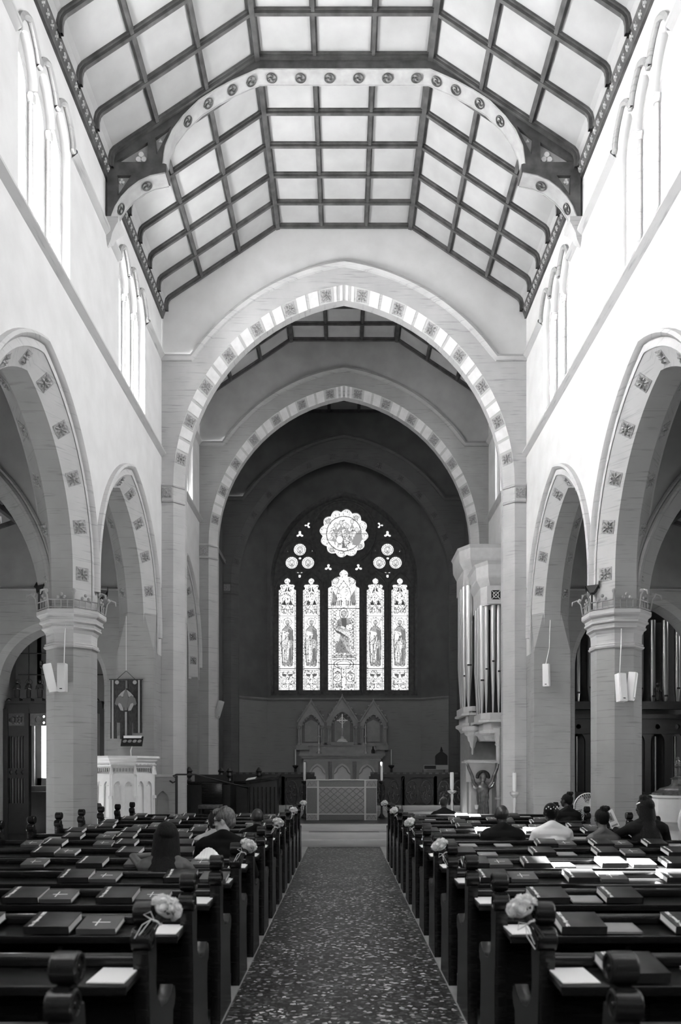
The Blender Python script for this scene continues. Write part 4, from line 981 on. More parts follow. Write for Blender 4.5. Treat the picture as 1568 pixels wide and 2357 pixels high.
# =============== NAVE ALTAR ===============
na=thing('nave_altar',(-.06,19.5,.45),'free-standing altar under a grey frontal with a diamond-patterned centre','altar')
m=MB(); m.box(-.89,.89,-.3,.5,0,1.0,CLOTH,bev=.01); m.build('frontal_cloth',na)
m=MB(); m.box(-.91,.91,-.32,.52,1.0,1.025,CLOTHW,bev=.008); m.build('fair_linen',na,label='white linen edge')
m=MB(); m.box(-.57,.57,-.308,-.3,.17,.82,CLOTHB)
for x0,x1 in ((-.89,-.62),(.62,.89)):
    for z0,z1 in ((0,.17),(.84,1.0)): m.box(x0,x1,-.308,-.3,z0,z1,CLOTHB)
n=6; cw=1.14/n; chh=.65/4
for i in range(-4,n+4):
    for sgn in (1,-1):
        x=-.57+i*cw; a=(x,.17); b=(x+sgn*4*cw,.82)
        ts=[0,1]
        def cl(t): return (a[0]+(b[0]-a[0])*t,a[1]+(b[1]-a[1])*t)
        t0=0;t1=1
        dx=b[0]-a[0]
        ta,tb=sorted(((-.57-a[0])/dx,(.57-a[0])/dx)); t0=max(0,ta); t1=min(1,tb)
        if t1>t0+.02: 
            p,q=cl(t0),cl(t1); m.tube([(p[0],-.309,p[1]),(q[0],-.309,q[1])],.007,CLOTH,4)
for i in range(n):
    for j in range(4): m.tube([(-.57+cw*(i+.5)+.02*math.cos(t),-.309,.17+chh*(j+.5)+.035*math.sin(t)) for t in (0,PI/2,PI,3*PI/2)],.003,CLOTH,3,closed=True)
for x0 in (-.87,.63):
    for z0 in (.03,.87): m.tube([(x0+.06*k,-.309,z0+(.1 if k%2 else 0)) for k in range(5)],.006,CLOTH,4)
m.build('brocade_panels',na,label='lighter brocade with dark diamonds',smooth=False)
m=MB()
for x in (-.595,.595): m.box(x-.022,x+.022,-.314,-.3,0,1.0,CLOTHW)
for z in (.155,.83): m.box(-.89,.89,-.312,-.3,z-.012,z+.012,CLOTHW)
for x in (-.885,.885): m.box(x-.006,x+.006,-.312,-.3,0,1.0,CLOTHW)
m.build('braid_bands',na,label='pale braid')
# candlesticks
def candlestick(x,y,z0,h,ch,r,mat,label,cr=.035,grp=None):
    t=thing('candlestick',(x,y,z0),label,'candlestick',grp)
    m=MB(); m.lathe([(r*2.2,0),(r*2.3,.03),(r*1.4,.07),(r*.7,.12),(r*.6,h*.3),(r*1.1,h*.34),(r*.6,h*.4),(r*.9,h*.55),(r*.5,h*.7),(r*.8,h*.85),(r*.6,h*.9),(r*2,h*.96),(r*2.1,h),(cr,h+.01)],mat,14); m.build('stand',t)
    m=MB(); m.lathe([(cr*.6,h),(cr,h+.05),(cr,h+ch-.02),(cr*.8,h+ch),(.004,h+ch+.0)],CANDLE,14); m.tube([(0,0,h+ch),(0,0,h+ch+.02)],.004,IRON,4); m.build('candle',t,label='white wax candle')
    return t
candlestick(-1.05,20.2,.45,.98,.50,.04,DARKW,'tall white candle on a dark stand behind the altar, left side')
candlestick(1.0,20.2,.45,.98,.50,.04,DARKW,'tall white candle on a dark stand behind the altar, right side')
candlestick(2.52,17.75,.45,.78,.43,.05,BRASS,'thick white candle on a brass stand, between the altar and the figure lectern',.045)
candlestick(3.75,16.72,.0,1.22,.43,.05,BRASS,'thick white candle on a brass stand against the right arch pier',.045)
candlestick(-1.66,26.0,.75,1.15,.55,.05,DARKW,'slim candle on a tall black stand left of the high altar',.02)
candlestick(1.62,26.0,.75,1.15,.55,.05,DARKW,'slim candle on a tall black stand right of the high altar',.02)
# =============== HIGH ALTAR AND REREDOS ===============
ha=thing('high_altar',(-.06,26.3,1.05),'grey stone high altar with three arched panels beneath the east window','altar')
m=MB(); m.box(-1.32,1.32,-.35,.45,0,1.08,MARBLE); m.build('body',ha)
m=MB(); 
for g,z0,z1 in ((.06,1.08,1.13),(.1,1.13,1.17),(.14,1.17,1.25)): m.box(-1.32-g,1.32+g,-.35-g,.45,z0,z1,REREDOS)
m.build('mensa',ha,smooth=False)
m=MB(); m.plate([(-1.3,.03),(1.3,.03),(1.3,1.05),(-1.3,1.05)],[arch(x,.28,.55,.1,.12,10) for x in (-.85,0,.85)],.06,REREDOS,T(0,-.37,0)@MXZ)
for x in (-.45,-.38,.38,.45,-1.25,1.25): m.tube([(x,-.42,.08),(x,-.42,.98)],.028,STONED,8); 
for x in (-.85,0,.85):
    for s in (-1,1): m.tube([(x+s*.28,-.41,.55),(x+s*.2,-.41,.62),(x+s*.14,-.41,.74),(x,-.41,.84)],.02,REREDOS,6)
m.build('arched_front',ha,smooth=False)
m=MB(); m.box(-1.15,1.15,.1,.45,1.25,1.52,REREDOS); m.box(-1.18,1.18,.06,.45,1.52,1.56,REREDOS); m.box(-.4,.4,.04,.4,1.56,1.66,REREDOS); m.build('gradine',ha)
rr=thing('reredos',(-.06,26.95,0),'stone reredos with three gabled cusped arches below the east window','reredos')
def gable(cx,hw,zb,zap,zs):
    m=MB()
    a=arch(0,hw*.72,zs,hw*.3,2.7,8)
    m.plate([(-hw,2.55),(-hw,zb),(0,zap),(hw,zb),(hw,2.55)],[a],.16,REREDOS,T(cx,0,0)@MXZ)
    for s in (-1,1):
        m.tube([(cx+s*hw*1.05,-.1,zb-.02),(cx,-.1,zap+.05)],.04,REREDOS,6)
        for f in (.25,.5,.75): m.sphere((cx+s*hw*1.05*(1-f)+s*.04,-.1,zb+(zap-zb)*f+.05),(.05,.05,.04),REREDOS,8,5)
        for k in range(1,5):
            t=math.acos((hw*.3)/(hw*1.02))*k/5; R=hw*1.02
            m.sphere((cx+s*(R*math.cos(t)-hw*.3)*.94,-.02,zs+R*math.sin(t)*.94),(.05,.05,.05),REREDOS,8,5)
    m.tube([(cx,-.05,zap),(cx,-.05,zap+.16)],[.05,.02],REREDOS,6)
    m.build('gable',rr,smooth=False)
    m=MB(); m.box(cx-hw*.72,cx+hw*.72,.06,.1,2.6,zs+hw,STONED); m.plate([(cx-hw*.5,2.75),(cx+hw*.5,2.75),(cx+hw*.5,zs+hw*.35),(cx,zs+hw*.6),(cx-hw*.5,zs+hw*.35)],[],.03,REREDOS,T(0,.03,0)@MXZ); m.build('niche_back',rr,smooth=False)
gable(0,.54,3.45,4.28,3.28); gable(-1.1,.46,3.45,4.12,3.25); gable(1.1,.46,3.45,4.12,3.25)
for x in (-1.53,-.72,-.48,.48,.72,1.53):
    m=MB(); m.tube([(x,-.12,2.7),(x,-.12,3.2)],.04,REREDOS,8); m.lathe([(.05,0),(.08,.04),(.08,.1),(.05,.12)],REREDOS,8,T(x,-.12,3.18)); m.lathe([(.07,0),(.07,.05),(.04,.1)],REREDOS,8,T(x,-.12,2.62)); m.build('colonnette',rr)
m=MB(); m.box(-1.62,1.62,-.2,.12,2.45,2.62,REREDOS); m.box(-1.5,1.5,-.1,.12,.9,2.5,REREDOS); m.build('plinth',rr)
for s in (-1,1):
    m=MB(); m.plate(arch(s*.6,.08,3.4,.1,2.7,6),[],.04,STONEK,T(0,-.02,0)@MXZ); m.build('narrow_niche',rr)
cr=thing('altar_cross',(-.06,26.45,2.71),'bright brass wheel-headed cross on a domed white base above the high altar','cross')
m=MB(); m.lathe([(.19,0),(.19,.03),(.15,.06),(.13,.1),(.05,.13),(.05,.15),(.065,.17),(.03,.2)],flat('white_enamel',.9,.3),18); m.build('domed_base',cr)
m=MB(); m.tube([(0,0,.18),(0,0,.5)],.028,BRASS,8); m.box(-.018,.018,-.015,.015,.5,.98,BRASS); m.box(-.19,.19,-.015,.015,.74,.775,BRASS)
m.tube([(.1*math.cos(2*PI*k/20),0,.757+.1*math.sin(2*PI*k/20)) for k in range(20)],.016,BRASS,6,closed=True); m.build('wheel_cross',cr)
for s,w in ((-1,'left'),(1,'right')):
    t=thing('altar_candlestick',(-.06+s*.8,26.1,2.30),'small brass candlestick with a thin candle, %s of the altar cross'%w,'candlestick')
    m=MB(); m.lathe([(.09,0),(.07,.05),(.03,.1),(.02,.3),(.04,.34),(.02,.4),(.02,.55),(.05,.6),(.015,.62)],BRASS,10); m.build('stem',t)
    m=MB(); m.tube([(0,0,.6),(0,0,.98)],.013,CANDLE,8); m.build('candle',t)
m=MB(); m.lathe([(.05,0),(.06,.05),(.06,.12),(.03,.17),(.02,.22),(.03,.25)],IRON,10); m.build('altar_vase',loc=(1.0,26.15,2.30),label='small dark vase on the right end of the high altar',cat='vase')
# small items right of the altar
t=thing('credence_table',(3.0,25.0,.75),'pale credence shelf with a pointed dark plaque above, right of the high altar','table')
m=MB(); m.box(-.4,.4,-.2,.2,1.0,1.15,STONEL); m.box(-.4,-.3,-.2,.2,.0,1.0,STONED); m.box(.3,.4,-.2,.2,0,1.0,STONED); m.box(-.38,.0,-.21,-.2,1.02,1.13,IRON); m.build('table',t)
m=MB(); m.plate([(.0,1.15),(.4,1.15),(.4,1.45),(.36,1.5),(.2,1.62),(.04,1.5),(.0,1.45)],[],.06,IRON,MXZ); m.tube([(.2,0,1.6),(.2,0,1.75)],[.06,.01],IRON,6); m.build('pointed_plaque',t)
# =============== ALTAR RAILS ===============
def rail(x0,x1,label):
    t=thing('altar_rail',(0,21.2,.6),label,'altar rail')
    m=MB(); m.box(x0,x1,-.09,.09,1.0,1.06,DARKW); m.box(x0,x1,-.06,.06,.92,1.0,DARKW)
    k=x0
    while k<x1: m.box(k,min(k+.09,x1),-.1,-.06,1.01,1.05,MIDW); k+=.18
    m.box(x0,x1,-.06,.06,.0,.12,DARKW); m.build('top_rail',t,smooth=False)
    n=max(1,round((x1-x0)/.9)); w=(x1-x0)/n
    for i in range(n):
        a=x0+i*w; b=a+w; m=MB(); c=(a+b)/2
        m.box(a,b,.03,.05,.1,.95,DARKW); m.box(a-.04,a+.04,-.06,.06,.1,.95,DARKW); m.box(b-.04,b+.04,-.06,.06,.1,.95,DARKW)
        for s in (-1,1):
            cx=c+s*w*.23
            m.tube([(cx+.17*math.cos(q)*w/.9,0,.5+.33*math.sin(q)) for q in [2*PI*z/16 for z in range(16)]],.022,MIDW,5,closed=True)
            for q in range(5):
                a2=q*1.26+.3; m.tube([(cx,0,.5),(cx+.06*math.cos(a2),-.02,.5+.1*math.sin(a2)),(cx+.13*math.cos(a2+.7),0,.5+.24*math.sin(a2+.7))],.02,MIDW,5); m.sphere((cx+.1*math.cos(a2+.4),-.02,.5+.17*math.sin(a2+.4)),.035,MIDW,6,4)
        m.tube([(a,0,.55),(a+w*.25,0,.85),(c,0,.9),(b-w*.25,0,.85),(b,0,.55)],.02,DARKW,5)
        m.build('pierced_panel',t)
rail(-3.45,-.82,'dark carved altar rail with scrolling openwork, left of the altar'); rail(.74,3.45,'dark carved altar rail with scrolling openwork, right of the altar')
# lectern, stalls, chair
t=thing('wooden_lectern',(-2.0,18.9,.45),'dark wooden reading desk with a sloping top holding open papers, left of the altar','lectern')
m=MB(); m.loft([[(-.34,-.25,0),(.36,-.25,0),(.36,.25,0),(-.34,.25,0)],[(-.34,-.25,.95),(.36,-.25,1.02),(.36,.25,1.05),(-.34,.25,.95)]],DARKW,closed=True,caps=True)
for k in range(7): m.tube([(-.3+.1*k,-.26,.05),(-.3+.1*k,-.26,.85)],.018,PEW,5)
m.build('body',t,smooth=False)
m=MB(); m.loft([[(-.40,-.3,.92),(.42,-.3,1.04),(.42,.3,1.1),(-.4,.3,.98)],[(-.40,-.3,1.0),(.42,-.3,1.12),(.42,.3,1.18),(-.4,.3,1.06)]],PEW,closed=True,caps=True); m.build('sloping_top',t,smooth=False)
m=MB(); m.loft([[(-.4,-.31,1.01),(-.18,-.31,1.045),(-.18,.1,1.09),(-.4,.1,1.05)],[(-.4,-.31,1.025),(-.18,-.31,1.06),(-.18,.1,1.1),(-.4,.1,1.065)]],WHITE,closed=True,caps=True); m.build('papers',t,label='white papers')
def stall(x,y,label,flip=1):
    t=thing('choir_stall',(x,y,.45),label,'choir stall')
    m=MB(); m.box(-.5,.5,-.04,.04,0,.95,DARKW); m.box(-.52,.52,-.16,.08,.93,.98,PEW); m.box(-.5,.5,.3,.7,.4,.45,PEW); m.box(-.5,.5,.7,.76,0,1.15,DARKW)
    m.build('desk_and_bench',t,smooth=False)
    for s in (-1,1):
        m=MB(); m.box(s*.5-.04,s*.5+.04,-.1,.8,0,.9,DARKW)
        m.lathe([(.03,.9),(.06,1.0),(.03,1.06),(.08,1.13),(.06,1.2),(.09,1.24),(.02,1.34)],DARKW,8,T(s*.5,.0,0)); m.build('stall_end',t)
stall(-3.35,18.9,'dark carved choir stall in shadow at the far left of the chancel'); stall(-2.75,20.1,'dark choir stall with a poppyhead end, behind the reading desk')
t=thing('choir_chair',(-3.15,17.95,.45),'low dark upholstered chair beside the left arch pier','chair')
m=MB(); m.box(-.25,.25,-.25,.25,.35,.45,MIDW,bev=.02); m.build('seat',t)
m=MB(); m.box(-.25,.25,.2,.26,.45,.95,PEW,bev=.02); m.build('backrest',t)
for a in (-.22,.22):
    for b in (-.22,.22): m=MB(); m.box(a-.02,a+.02,b-.02,b+.02,0,.35,PEW); m.build('leg',t)
# microphone stand
for x,l in ((-1.42,'thin black microphone stand left of the altar'),(1.42,'thin black microphone stand right of the altar')):
    t=thing('microphone_stand',(x,18.6,.45),l,'microphone stand'); m=MB(); m.lathe([(.12,0),(.12,.02),(.02,.03)],IRON,12); m.tube([(0,0,.02),(0,0,1.0)],.008,IRON,6); m.build('stand',t)
    m=MB(); m.tube([(0,0,1.0),(0.02,-.1,1.08)],.012,IRON,6); m.build('microphone',t)
# =============== FONT AND FANS ===============
ft=thing('baptismal_font',(5.93,13.5,PZ),'white octagonal stone font with a stepped metal cover, right aisle','font')
m=MB(); m.loft([octo(a,z) for a,z in ((.45,0),(.45,.12),(.3,.2),(.24,.3),(.24,.62),(.34,.74),(.42,.78),(.42,1.18),(.44,1.2),(.44,1.24),(.3,1.24))],MARBLE,closed=True,caps=True); m.build('bowl',ft,smooth=False)
m=MB(); m.loft([octo(a,z) for a,z in ((.40,1.24),(.40,1.27),(.34,1.31),(.3,1.33),(.28,1.36),(.14,1.4),(.1,1.44),(.1,1.52),(.12,1.53),(.08,1.56))],BRZ,closed=True,caps=True); m.build('cover',ft,smooth=False)
m=MB(); statue(m,0,0,1.56,.36,BRZ,.3); m.build('figure_finial',ft)
def fan(x,y,zc,R,mat,label,rz=0):
    t=thing('pedestal_fan',(x,y,PZ),label,'fan',rz=rz)
    m=MB(); m.lathe([(.2,0),(.2,.03),(.03,.05),(.02,zc-.1)],mat,14); m.build('pedestal',t)
    m=MB()
    for yy in (-.08,.06):
        m.tube([(R*math.cos(a),0 if yy>0 else -.02,zc+R*math.sin(a)) for a in [2*PI*k/28 for k in range(28)]],.009,mat,5,closed=True)
        for k in range(36):
            a=2*PI*k/36; m.tube([(.05*math.cos(a),yy,zc+.05*math.sin(a)),(R*.6*math.cos(a),yy,zc+R*.6*math.sin(a)),(R*math.cos(a),0,zc+R*math.sin(a))],.0035,mat,3)
    m.build('wire_guard',t)
    m=MB()
    for k in range(3):
        a0=k*2.094; m.loft([[(r*math.cos(a0+d),-.02+.03*d,zc+r*math.sin(a0+d)) for d in (0,.4,.8,1.3)] for r in (.04,R*.5,R*.9)],mat)
    m.lathe([(.05,0),(.04,.05)],mat,10,T(0,-.06,zc)@RX(PI/2)); m.build('blades',t)
    m=MB(); m.lathe([(.06,0),(.07,.05),(.06,.14),(.03,.16)],mat,10,T(0,.06,zc)@RX(-PI/2)); m.build('motor',t)
fan(4.27,13.3,1.03,.25,FANW,'white pedestal fan beside the foot of the right pier')
fan(4.43,9.6,1.02,.25,FANW,'white pedestal fan at the right edge of the picture',.3)
fan(-4.46,13.3,1.04,.22,IRON,'dark pedestal fan between the left pier and the pulpit',-.9)
# =============== PEWS ===============
ROWS=[2.3+.9*k for k in range(14)]
XI,XO=.838,3.90
def end_profile():
    """side outline (y,z) of a pew end: foot, armrest curl, narrow post"""
    P=[(-.05,0),(-.04,.1),(-.03,.5),(-.05,.7),(-.065,.84),(-.07,.90),(.06,.92),(.07,.86),(.06,.74),(.08,.66),(.16,.60),(.26,.585),(.34,.60),(.385,.635),(.42,.62),(.435,.58),(.42,.54),(.385,.52),(.38,.4),(.40,.2),(.41,.1),(.43,0)]
    return P
def make_pew():
    r=thing('pew',(0,0,0),'x','pew','pews facing the altar')
    L=XO-XI
    m=MB(); m.box(-L/2,L/2,0,.03,.08,.85,PEW); 
    for k in range(7): x=-L/2+L*(k+.5)/7; m.box(x-L/14+.01,x+L/14-.01,-.006,0,.12,.76,PEW)
    m.build('back_panel',r)
    m=MB(); m.box(-L/2,L/2,-.022,.045,.825,.872,PEW,bev=.012); m.build('top_rail',r)
    m=MB(); M=T(0,-.02,.822)@RX(.05); m.box(-L/2,L/2,-.25,0,-.02,0,PEW,M); m.box(-L/2,L/2,-.262,-.245,-.03,.008,PEW,M,bev=.004)
    for x in (-L*.3,0,L*.3): m.box(x-.012,x+.012,-.2,0,.68-.822,-.02,PEW,M)
    m.build('book_ledge',r)
    m=MB(); m.box(-L/2,L/2,.03,.40,.42,.455,PEW,bev=.008); m.build('seat',r)
    m=MB(); m.box(-L/2+.05,L/2-.05,-.42,-.25,.10,.16,PEW,bev=.01); m.box(-L/2+.1,-L/2+.14,-.4,-.2,0,.1,PEW); m.box(L/2-.14,L/2-.1,-.4,-.2,0,.1,PEW); m.build('kneeler',r)
    for s in (-1,1):
        e=MB(); e.plate(end_profile(),[],.065,PEW,T(s*(L/2+.0),0,0)@MYZ,bevel=.006)
        # sunk panel line
        eo=e.build('end_board',r)
        f=MB()
        for (yy,zz) in ((-.0,1.048),(-.035,.945)):
            prof=[(.03,-.042),(.044,-.042),(.0495,-.036),(.0495,.036),(.044,.042),(.034,.042),(.032,.037),(.012,.037),(.01,.041),(.001,.042)]
            prof=[(.001,-.042)]+prof
            f.lathe(prof if s>0 else [(a,-b) for a,b in prof[::-1]],PEW,22,T(s*(L/2),yy,zz)@RY(PI/2))
        f.box(s*L/2-.024,s*L/2+.024,-.05,.03,.88,1.0,PEW); f.build('scroll_finial',eo)
    return r
def rowname(k): return ORD[k]
pew0=make_pew(); pews={}
for s,sd in ((-1,'left'),(1,'right')):
    for k,y in enumerate(ROWS):
        lab='dark pew with scroll finials, %s, %s of the aisle'%({0:'nearest the camera',13:'front row by the altar steps'}.get(k,ORD[k]+' from the camera'),sd)
        loc=(s*(XI+XO)/2,y,PZ)
        if s==-1 and k==0: pew0.location=loc; pew0['label']=lab; pews[(s,k)]=pew0
        else: pews[(s,k)]=copies(pew0,loc,label=lab)
# =============== BOOKS ===============
def textmesh(body,size):
    cu=bpy.data.curves.new('t','FONT'); cu.body=body; cu.size=size; cu.align_x='CENTER'; cu.align_y='CENTER'; cu.extrude=.0004; cu.offset=.0011
    o=bpy.data.objects.new('t',cu); COL.objects.link(o)
    me=bpy.data.meshes.new_from_object(o.evaluated_get(bpy.context.evaluated_depsgraph_get())); bpy.data.objects.remove(o); return me
def make_book(kind,s):
    """lies across the ledge: origin at the front edge centre, y toward the rail"""
    r=thing('hymn_book' if kind==0 else 'prayer_book' if kind==1 else 'booklet',(0,0,0),'x','book')
    w,d,h={0:(.23,.20,.042),1:(.20,.175,.03),2:(.185,.16,.012)}[kind]; cv={0:COVERD,1:COVERM,2:COVERL}[kind]
    q=s                                    # fore edge: right on the left block, left on the right block
    m=MB(); m.box(-w/2,w/2,0,d,0,.004,cv); m.box(-w/2,w/2,0,d,h-.004,h,cv,bev=.0015); x=q*w/2; m.box(min(x,x-q*.006) if 1 else 0,max(x,x-q*.006),0,d,0,h,cv)
    m.box(-w/2,w/2,0,.004,0,h,cv)
    m.build('cover',r)
    m=MB(); m.box(-w/2+.003,w/2-.003,.005,d-.005,.004,h-.004,PAGES); m.build('pages',r)
    if kind==0:
        me=textmesh('The Hymnal 1982',.027); me.materials.append(GILT)
        o=link('cover_title',me,r,(-w/2+.035,d/2,h+.0006)); o.rotation_euler=(0,0,PI/2)
    elif kind==1:
        m=MB(); m.box(-.042,.05,d*.5-.0035,d*.5+.0035,h,h+.0008,GILT); m.box(-.017,-.010,d*.5-.045,d*.5+.045,h,h+.0008,GILT); m.build('cross_emblem',r)
    return r
protos={}
def col3(v): return v
books={}
def put_book(s,k,x,kind,n,dx=0):
    rr=random.Random(k*100+int(x*50)+s)
    y=ROWS[k]-.245+rr.uniform(0,.01); tilt=.20 if kind<2 else .1
    loc=(s*x,y,PZ+.822-.005); rz=rr.uniform(-.05,.05)
    nm={0:'dark hymn book, white title',1:'grey prayer book, white cross',2:'pale service booklet'}[kind]
    lab='%s, %s block, %s pew ledge, %s from aisle'%(nm,'left' if s<0 else 'right',ORD[k],n)
    grp='books and booklets on the pew ledges'
    key=(kind,s)
    if key not in protos:
        r=make_book(kind,s); protos[key]=r; r.location=loc; r['label']=lab; r['group']=grp
    else: r=copies(protos[key],loc,label=lab,group=grp)
    r.rotation_euler=(tilt,0,rz)
NUM=['first','second','third','fourth','fifth','sixth','seventh','eighth','ninth','tenth','eleventh','twelfth']
BK={(-1,1):[], (-1,2):[(1.26,1),(1.51,0),(1.92,0)],(-1,3):[(1.21,1),(1.44,0),(1.81,1),(2.03,0)],(-1,4):[(.98,1),(1.23,0),(1.80,1),(2.02,0)],
 (-1,5):[(1.24,1),(1.80,1),(2.2,0),(2.69,1)],(-1,6):[(1.37,1),(1.60,0),(2.13,0),(2.74,1),(2.96,0)],
 (1,1):[(1.16,0),(1.47,2)],(1,2):[(1.22,0),(1.43,2),(1.80,0)],(1,3):[(1.30,0),(1.53,2),(1.76,0)],(1,4):[(1.13,0),(1.35,1),(1.79,0),(2.02,1),(2.52,0)],
 (1,5):[(1.14,0),(1.36,1),(1.67,0),(1.91,2),(2.34,0),(2.6,1),(2.9,0)],(1,6):[(1.18,0),(1.42,2),(1.97,0),(2.20,2),(2.6,0),(2.86,1),(3.3,0)],
 (1,7):[(1.12,0),(1.38,2),(1.77,2),(2.24,0),(2.46,1),(2.86,0),(3.08,1),(3.45,0),(3.68,2)]}
for s in (-1,1):
    for k in range(1,14):
        if (s,k) in BK: L=BK[(s,k)]
        else:
            rr=random.Random(s*31+k*7); L=[]; x=1.05+rr.uniform(0,.2)
            while x<3.75:
                L.append((x,0 if s*k%2 else rr.choice([0,0,1])));x+=.24
                if rr.random()<.8 and x<3.75: L.append((x,rr.choice([1,1,2]))); x+=.24
                x+=rr.uniform(.12,.55)
        for i,(x,kd) in enumerate(L): put_book(s,k,x,kd,NUM[i])
# white service sheets at the aisle end of each ledge
sheet=None
for s in (-1,1):
    for k in range(0,11):
        if k==0 : continue
        lab='white service sheet at the aisle end of the %s pew ledge, %s block'%(ORD[k],'left' if s<0 else 'right')
        loc=(s*(.93 if s<0 else .925),ROWS[k]-.135,PZ+.8175)
        if sheet is None:
            m=MB(); m.box(-.075,.075,-.095,.095,.001,.004,WHITE); m.box(-.074,.074,-.094,.094,.0045,.006,WHITE); sheet=m.build('service_sheet',loc=loc,label=lab,cat='paper sheet',group='service sheets at the aisle ends'); o=sheet
        else:
            o=sheet.copy(); COL.objects.link(o); o.location=loc; o['label']=lab
        o.rotation_euler=(.05,0,(-.04 if s<0 else .05)+.02*((k*7)%3-1))
# =============== BOUQUETS ===============
def make_bouquet():
    r=thing('bouquet',(0,0,0),'x','flowers','white bouquets tied to the aisle pew ends')
    rr=random.Random(5); m=MB()
    for i in range(17):
        a=i*2.399; f=(i+.5)/17; zz=1-f*1.05; q=math.sqrt(max(0,1-zz*zz)); dn=Vector((q*math.cos(a),q*math.sin(a),zz)); c=Vector((dn.x*.075,dn.y*.07,.015+dn.z*.055)); Rq=Vector((0,0,1)).rotation_difference(dn).to_matrix()
        R=rr.uniform(.034,.042)
        for layer in range(3):
            n=5; rl=R*(1-.28*layer)
            for p in range(n):
                t=p*2*PI/n+layer*.6+rr.random(); 
                pts=[]
                for u in (-.55,-.2,.2,.55):
                    col=[]
                    for v in (0,.4,.8,1.0):
                        w=rl*(.35+.75*math.sin(v*1.9)); z=R*(v*.9+.25*layer)-.01; tt=t+u*1.6
                        col.append(tuple(c+Rq@Vector((w*math.cos(tt),w*math.sin(tt),z-(.006*abs(u) if v>.9 else 0)))))
                    pts.append(col)
                m.loft(pts,ROSE)
        m.sphere(tuple(c+dn*R*.4),R*.62,ROSE,8,5)
    m.sphere((0,0,.02),(.082,.077,.062),ROSE,16,10)
    m.build('white_roses',r)
    m=MB()
    for i in range(26):
        a=i*2.399; b=Vector((.05*math.cos(a),.05*math.sin(a),0)); e=Vector((.10*math.cos(a),.095*math.sin(a),rr.uniform(-.03,.03))); sd=Vector((-math.sin(a),math.cos(a),0))*.022; mid=(b+e)/2+Vector((0,0,.012))
        m.add([tuple(b),tuple(mid+sd),tuple(e),tuple(mid-sd),tuple(mid+Vector((0,0,.006)))],[(0,1,4),(1,2,4),(2,3,4),(3,0,4)],LEAF)
    m.lathe([(.06,.02),(.05,0),(.03,-.04),(.02,-.07)],LEAF,10)
    for i in range(9): a=i*.7; m.tube([(.03*math.cos(a),.03*math.sin(a),-.0),(.02*math.cos(a),.02*math.sin(a),-.12),(.04*math.cos(a),.03*math.sin(a),-.21)],.004,LEAF,4)
    m.build('foliage_and_stems',r)
    m=MB(); m.tube([(.03*math.cos(a),.03*math.sin(a),-.085+.004*math.sin(3*a)) for a in [2*PI*k/14 for k in range(14)]],.008,RIB,5,closed=True)
    m.tube([(-.03,0,-.08),(-.07,-.03,-.05),(-.10,-.02,-.09),(-.05,-.02,-.09),(-.03,-.02,-.085)],.0045,RIB,5)
    m.tube([(-.04,-.02,-.09),(-.07,-.03,-.15),(-.065,-.02,-.25)],.0035,RIB,5); m.tube([(-.04,-.02,-.09),(-.045,-.03,-.16),(-.05,-.02,-.22)],.0035,RIB,5); m.build('ribbon',r)
    return r
bq=None
for s in (-1,1):
    for i,k in enumerate((1,4,7,10,13)):
        lab='white rose bouquet tied to the %s pew end, %s side of the aisle'%(ORD[k],'left' if s<0 else 'right')
        loc=(s*.748,ROWS[k]-.035,1.075)
        if bq is None: bq=make_bouquet(); bq.location=loc; bq['label']=lab; o=bq
        else: o=copies(bq,loc,label=lab)
        o.rotation_euler=(-.25,.55 if s<0 else -.5,.3*i+(PI if s>0 else 0)*0)
        o.scale=(.62,.62,.62) 
# =============== PEOPLE ===============
def remesh(mb,name,vox,mat,parent=None,smooth_it=4,**k):
    me=mb.mesh(name); o=bpy.data.objects.new('tmp',me); COL.objects.link(o)
    r=o.modifiers.new('r','REMESH'); r.mode='VOXEL'; r.voxel_size=vox; r.use_smooth_shade=True
    sm=o.modifiers.new('s','SMOOTH'); sm.iterations=smooth_it; sm.factor=.5
    me2=bpy.data.meshes.new_from_object(o.evaluated_get(bpy.context.evaluated_depsgraph_get()))
    bpy.data.objects.remove(o); me2.materials.clear(); me2.materials.append(mat)
    me2.polygons.foreach_set('use_smooth',[True]*len(me2.polygons)); me2.update()
    return link(name,me2,parent,**k)
def hand(m,w,d,up,mat,curl=.5,side=1):
    """palm + four unequal bent fingers + thumb; w wrist, d pointing direction, up back-of-hand normal"""
    w=Vector(w); d=Vector(d).normalized(); up=Vector(up); up=(up-d*up.dot(d)).normalized(); x=d.cross(up)*side
    p=w+d*.045
    for o in (-.026,-.009,.009,.026): m.cap(w+x*o*.6,w+d*.085+x*o,.016,.0125,mat,8)
    for i,(o,L) in enumerate(((-.030,.062),(-.010,.075),(.010,.07),(.029,.055))):
        a=w+d*.085+x*o; dd=(d-up*curl*.5).normalized(); b=a+dd*L*.5; de=(d-up*curl*1.5).normalized(); c=b+de*L*.5
        m.cap(a,b,.0105,.009,mat,8); m.cap(b,c,.009,.0075,mat,8)
    a=w+d*.02-x*.028; b=a+(d*.6-x*.8-up*.3*curl).normalized()*.045; c=b+(d*.9-x*.2-up*.5*curl).normalized()*.035
    m.cap(a,b,.015,.011,mat,8); m.cap(b,c,.011,.0085,mat,8)
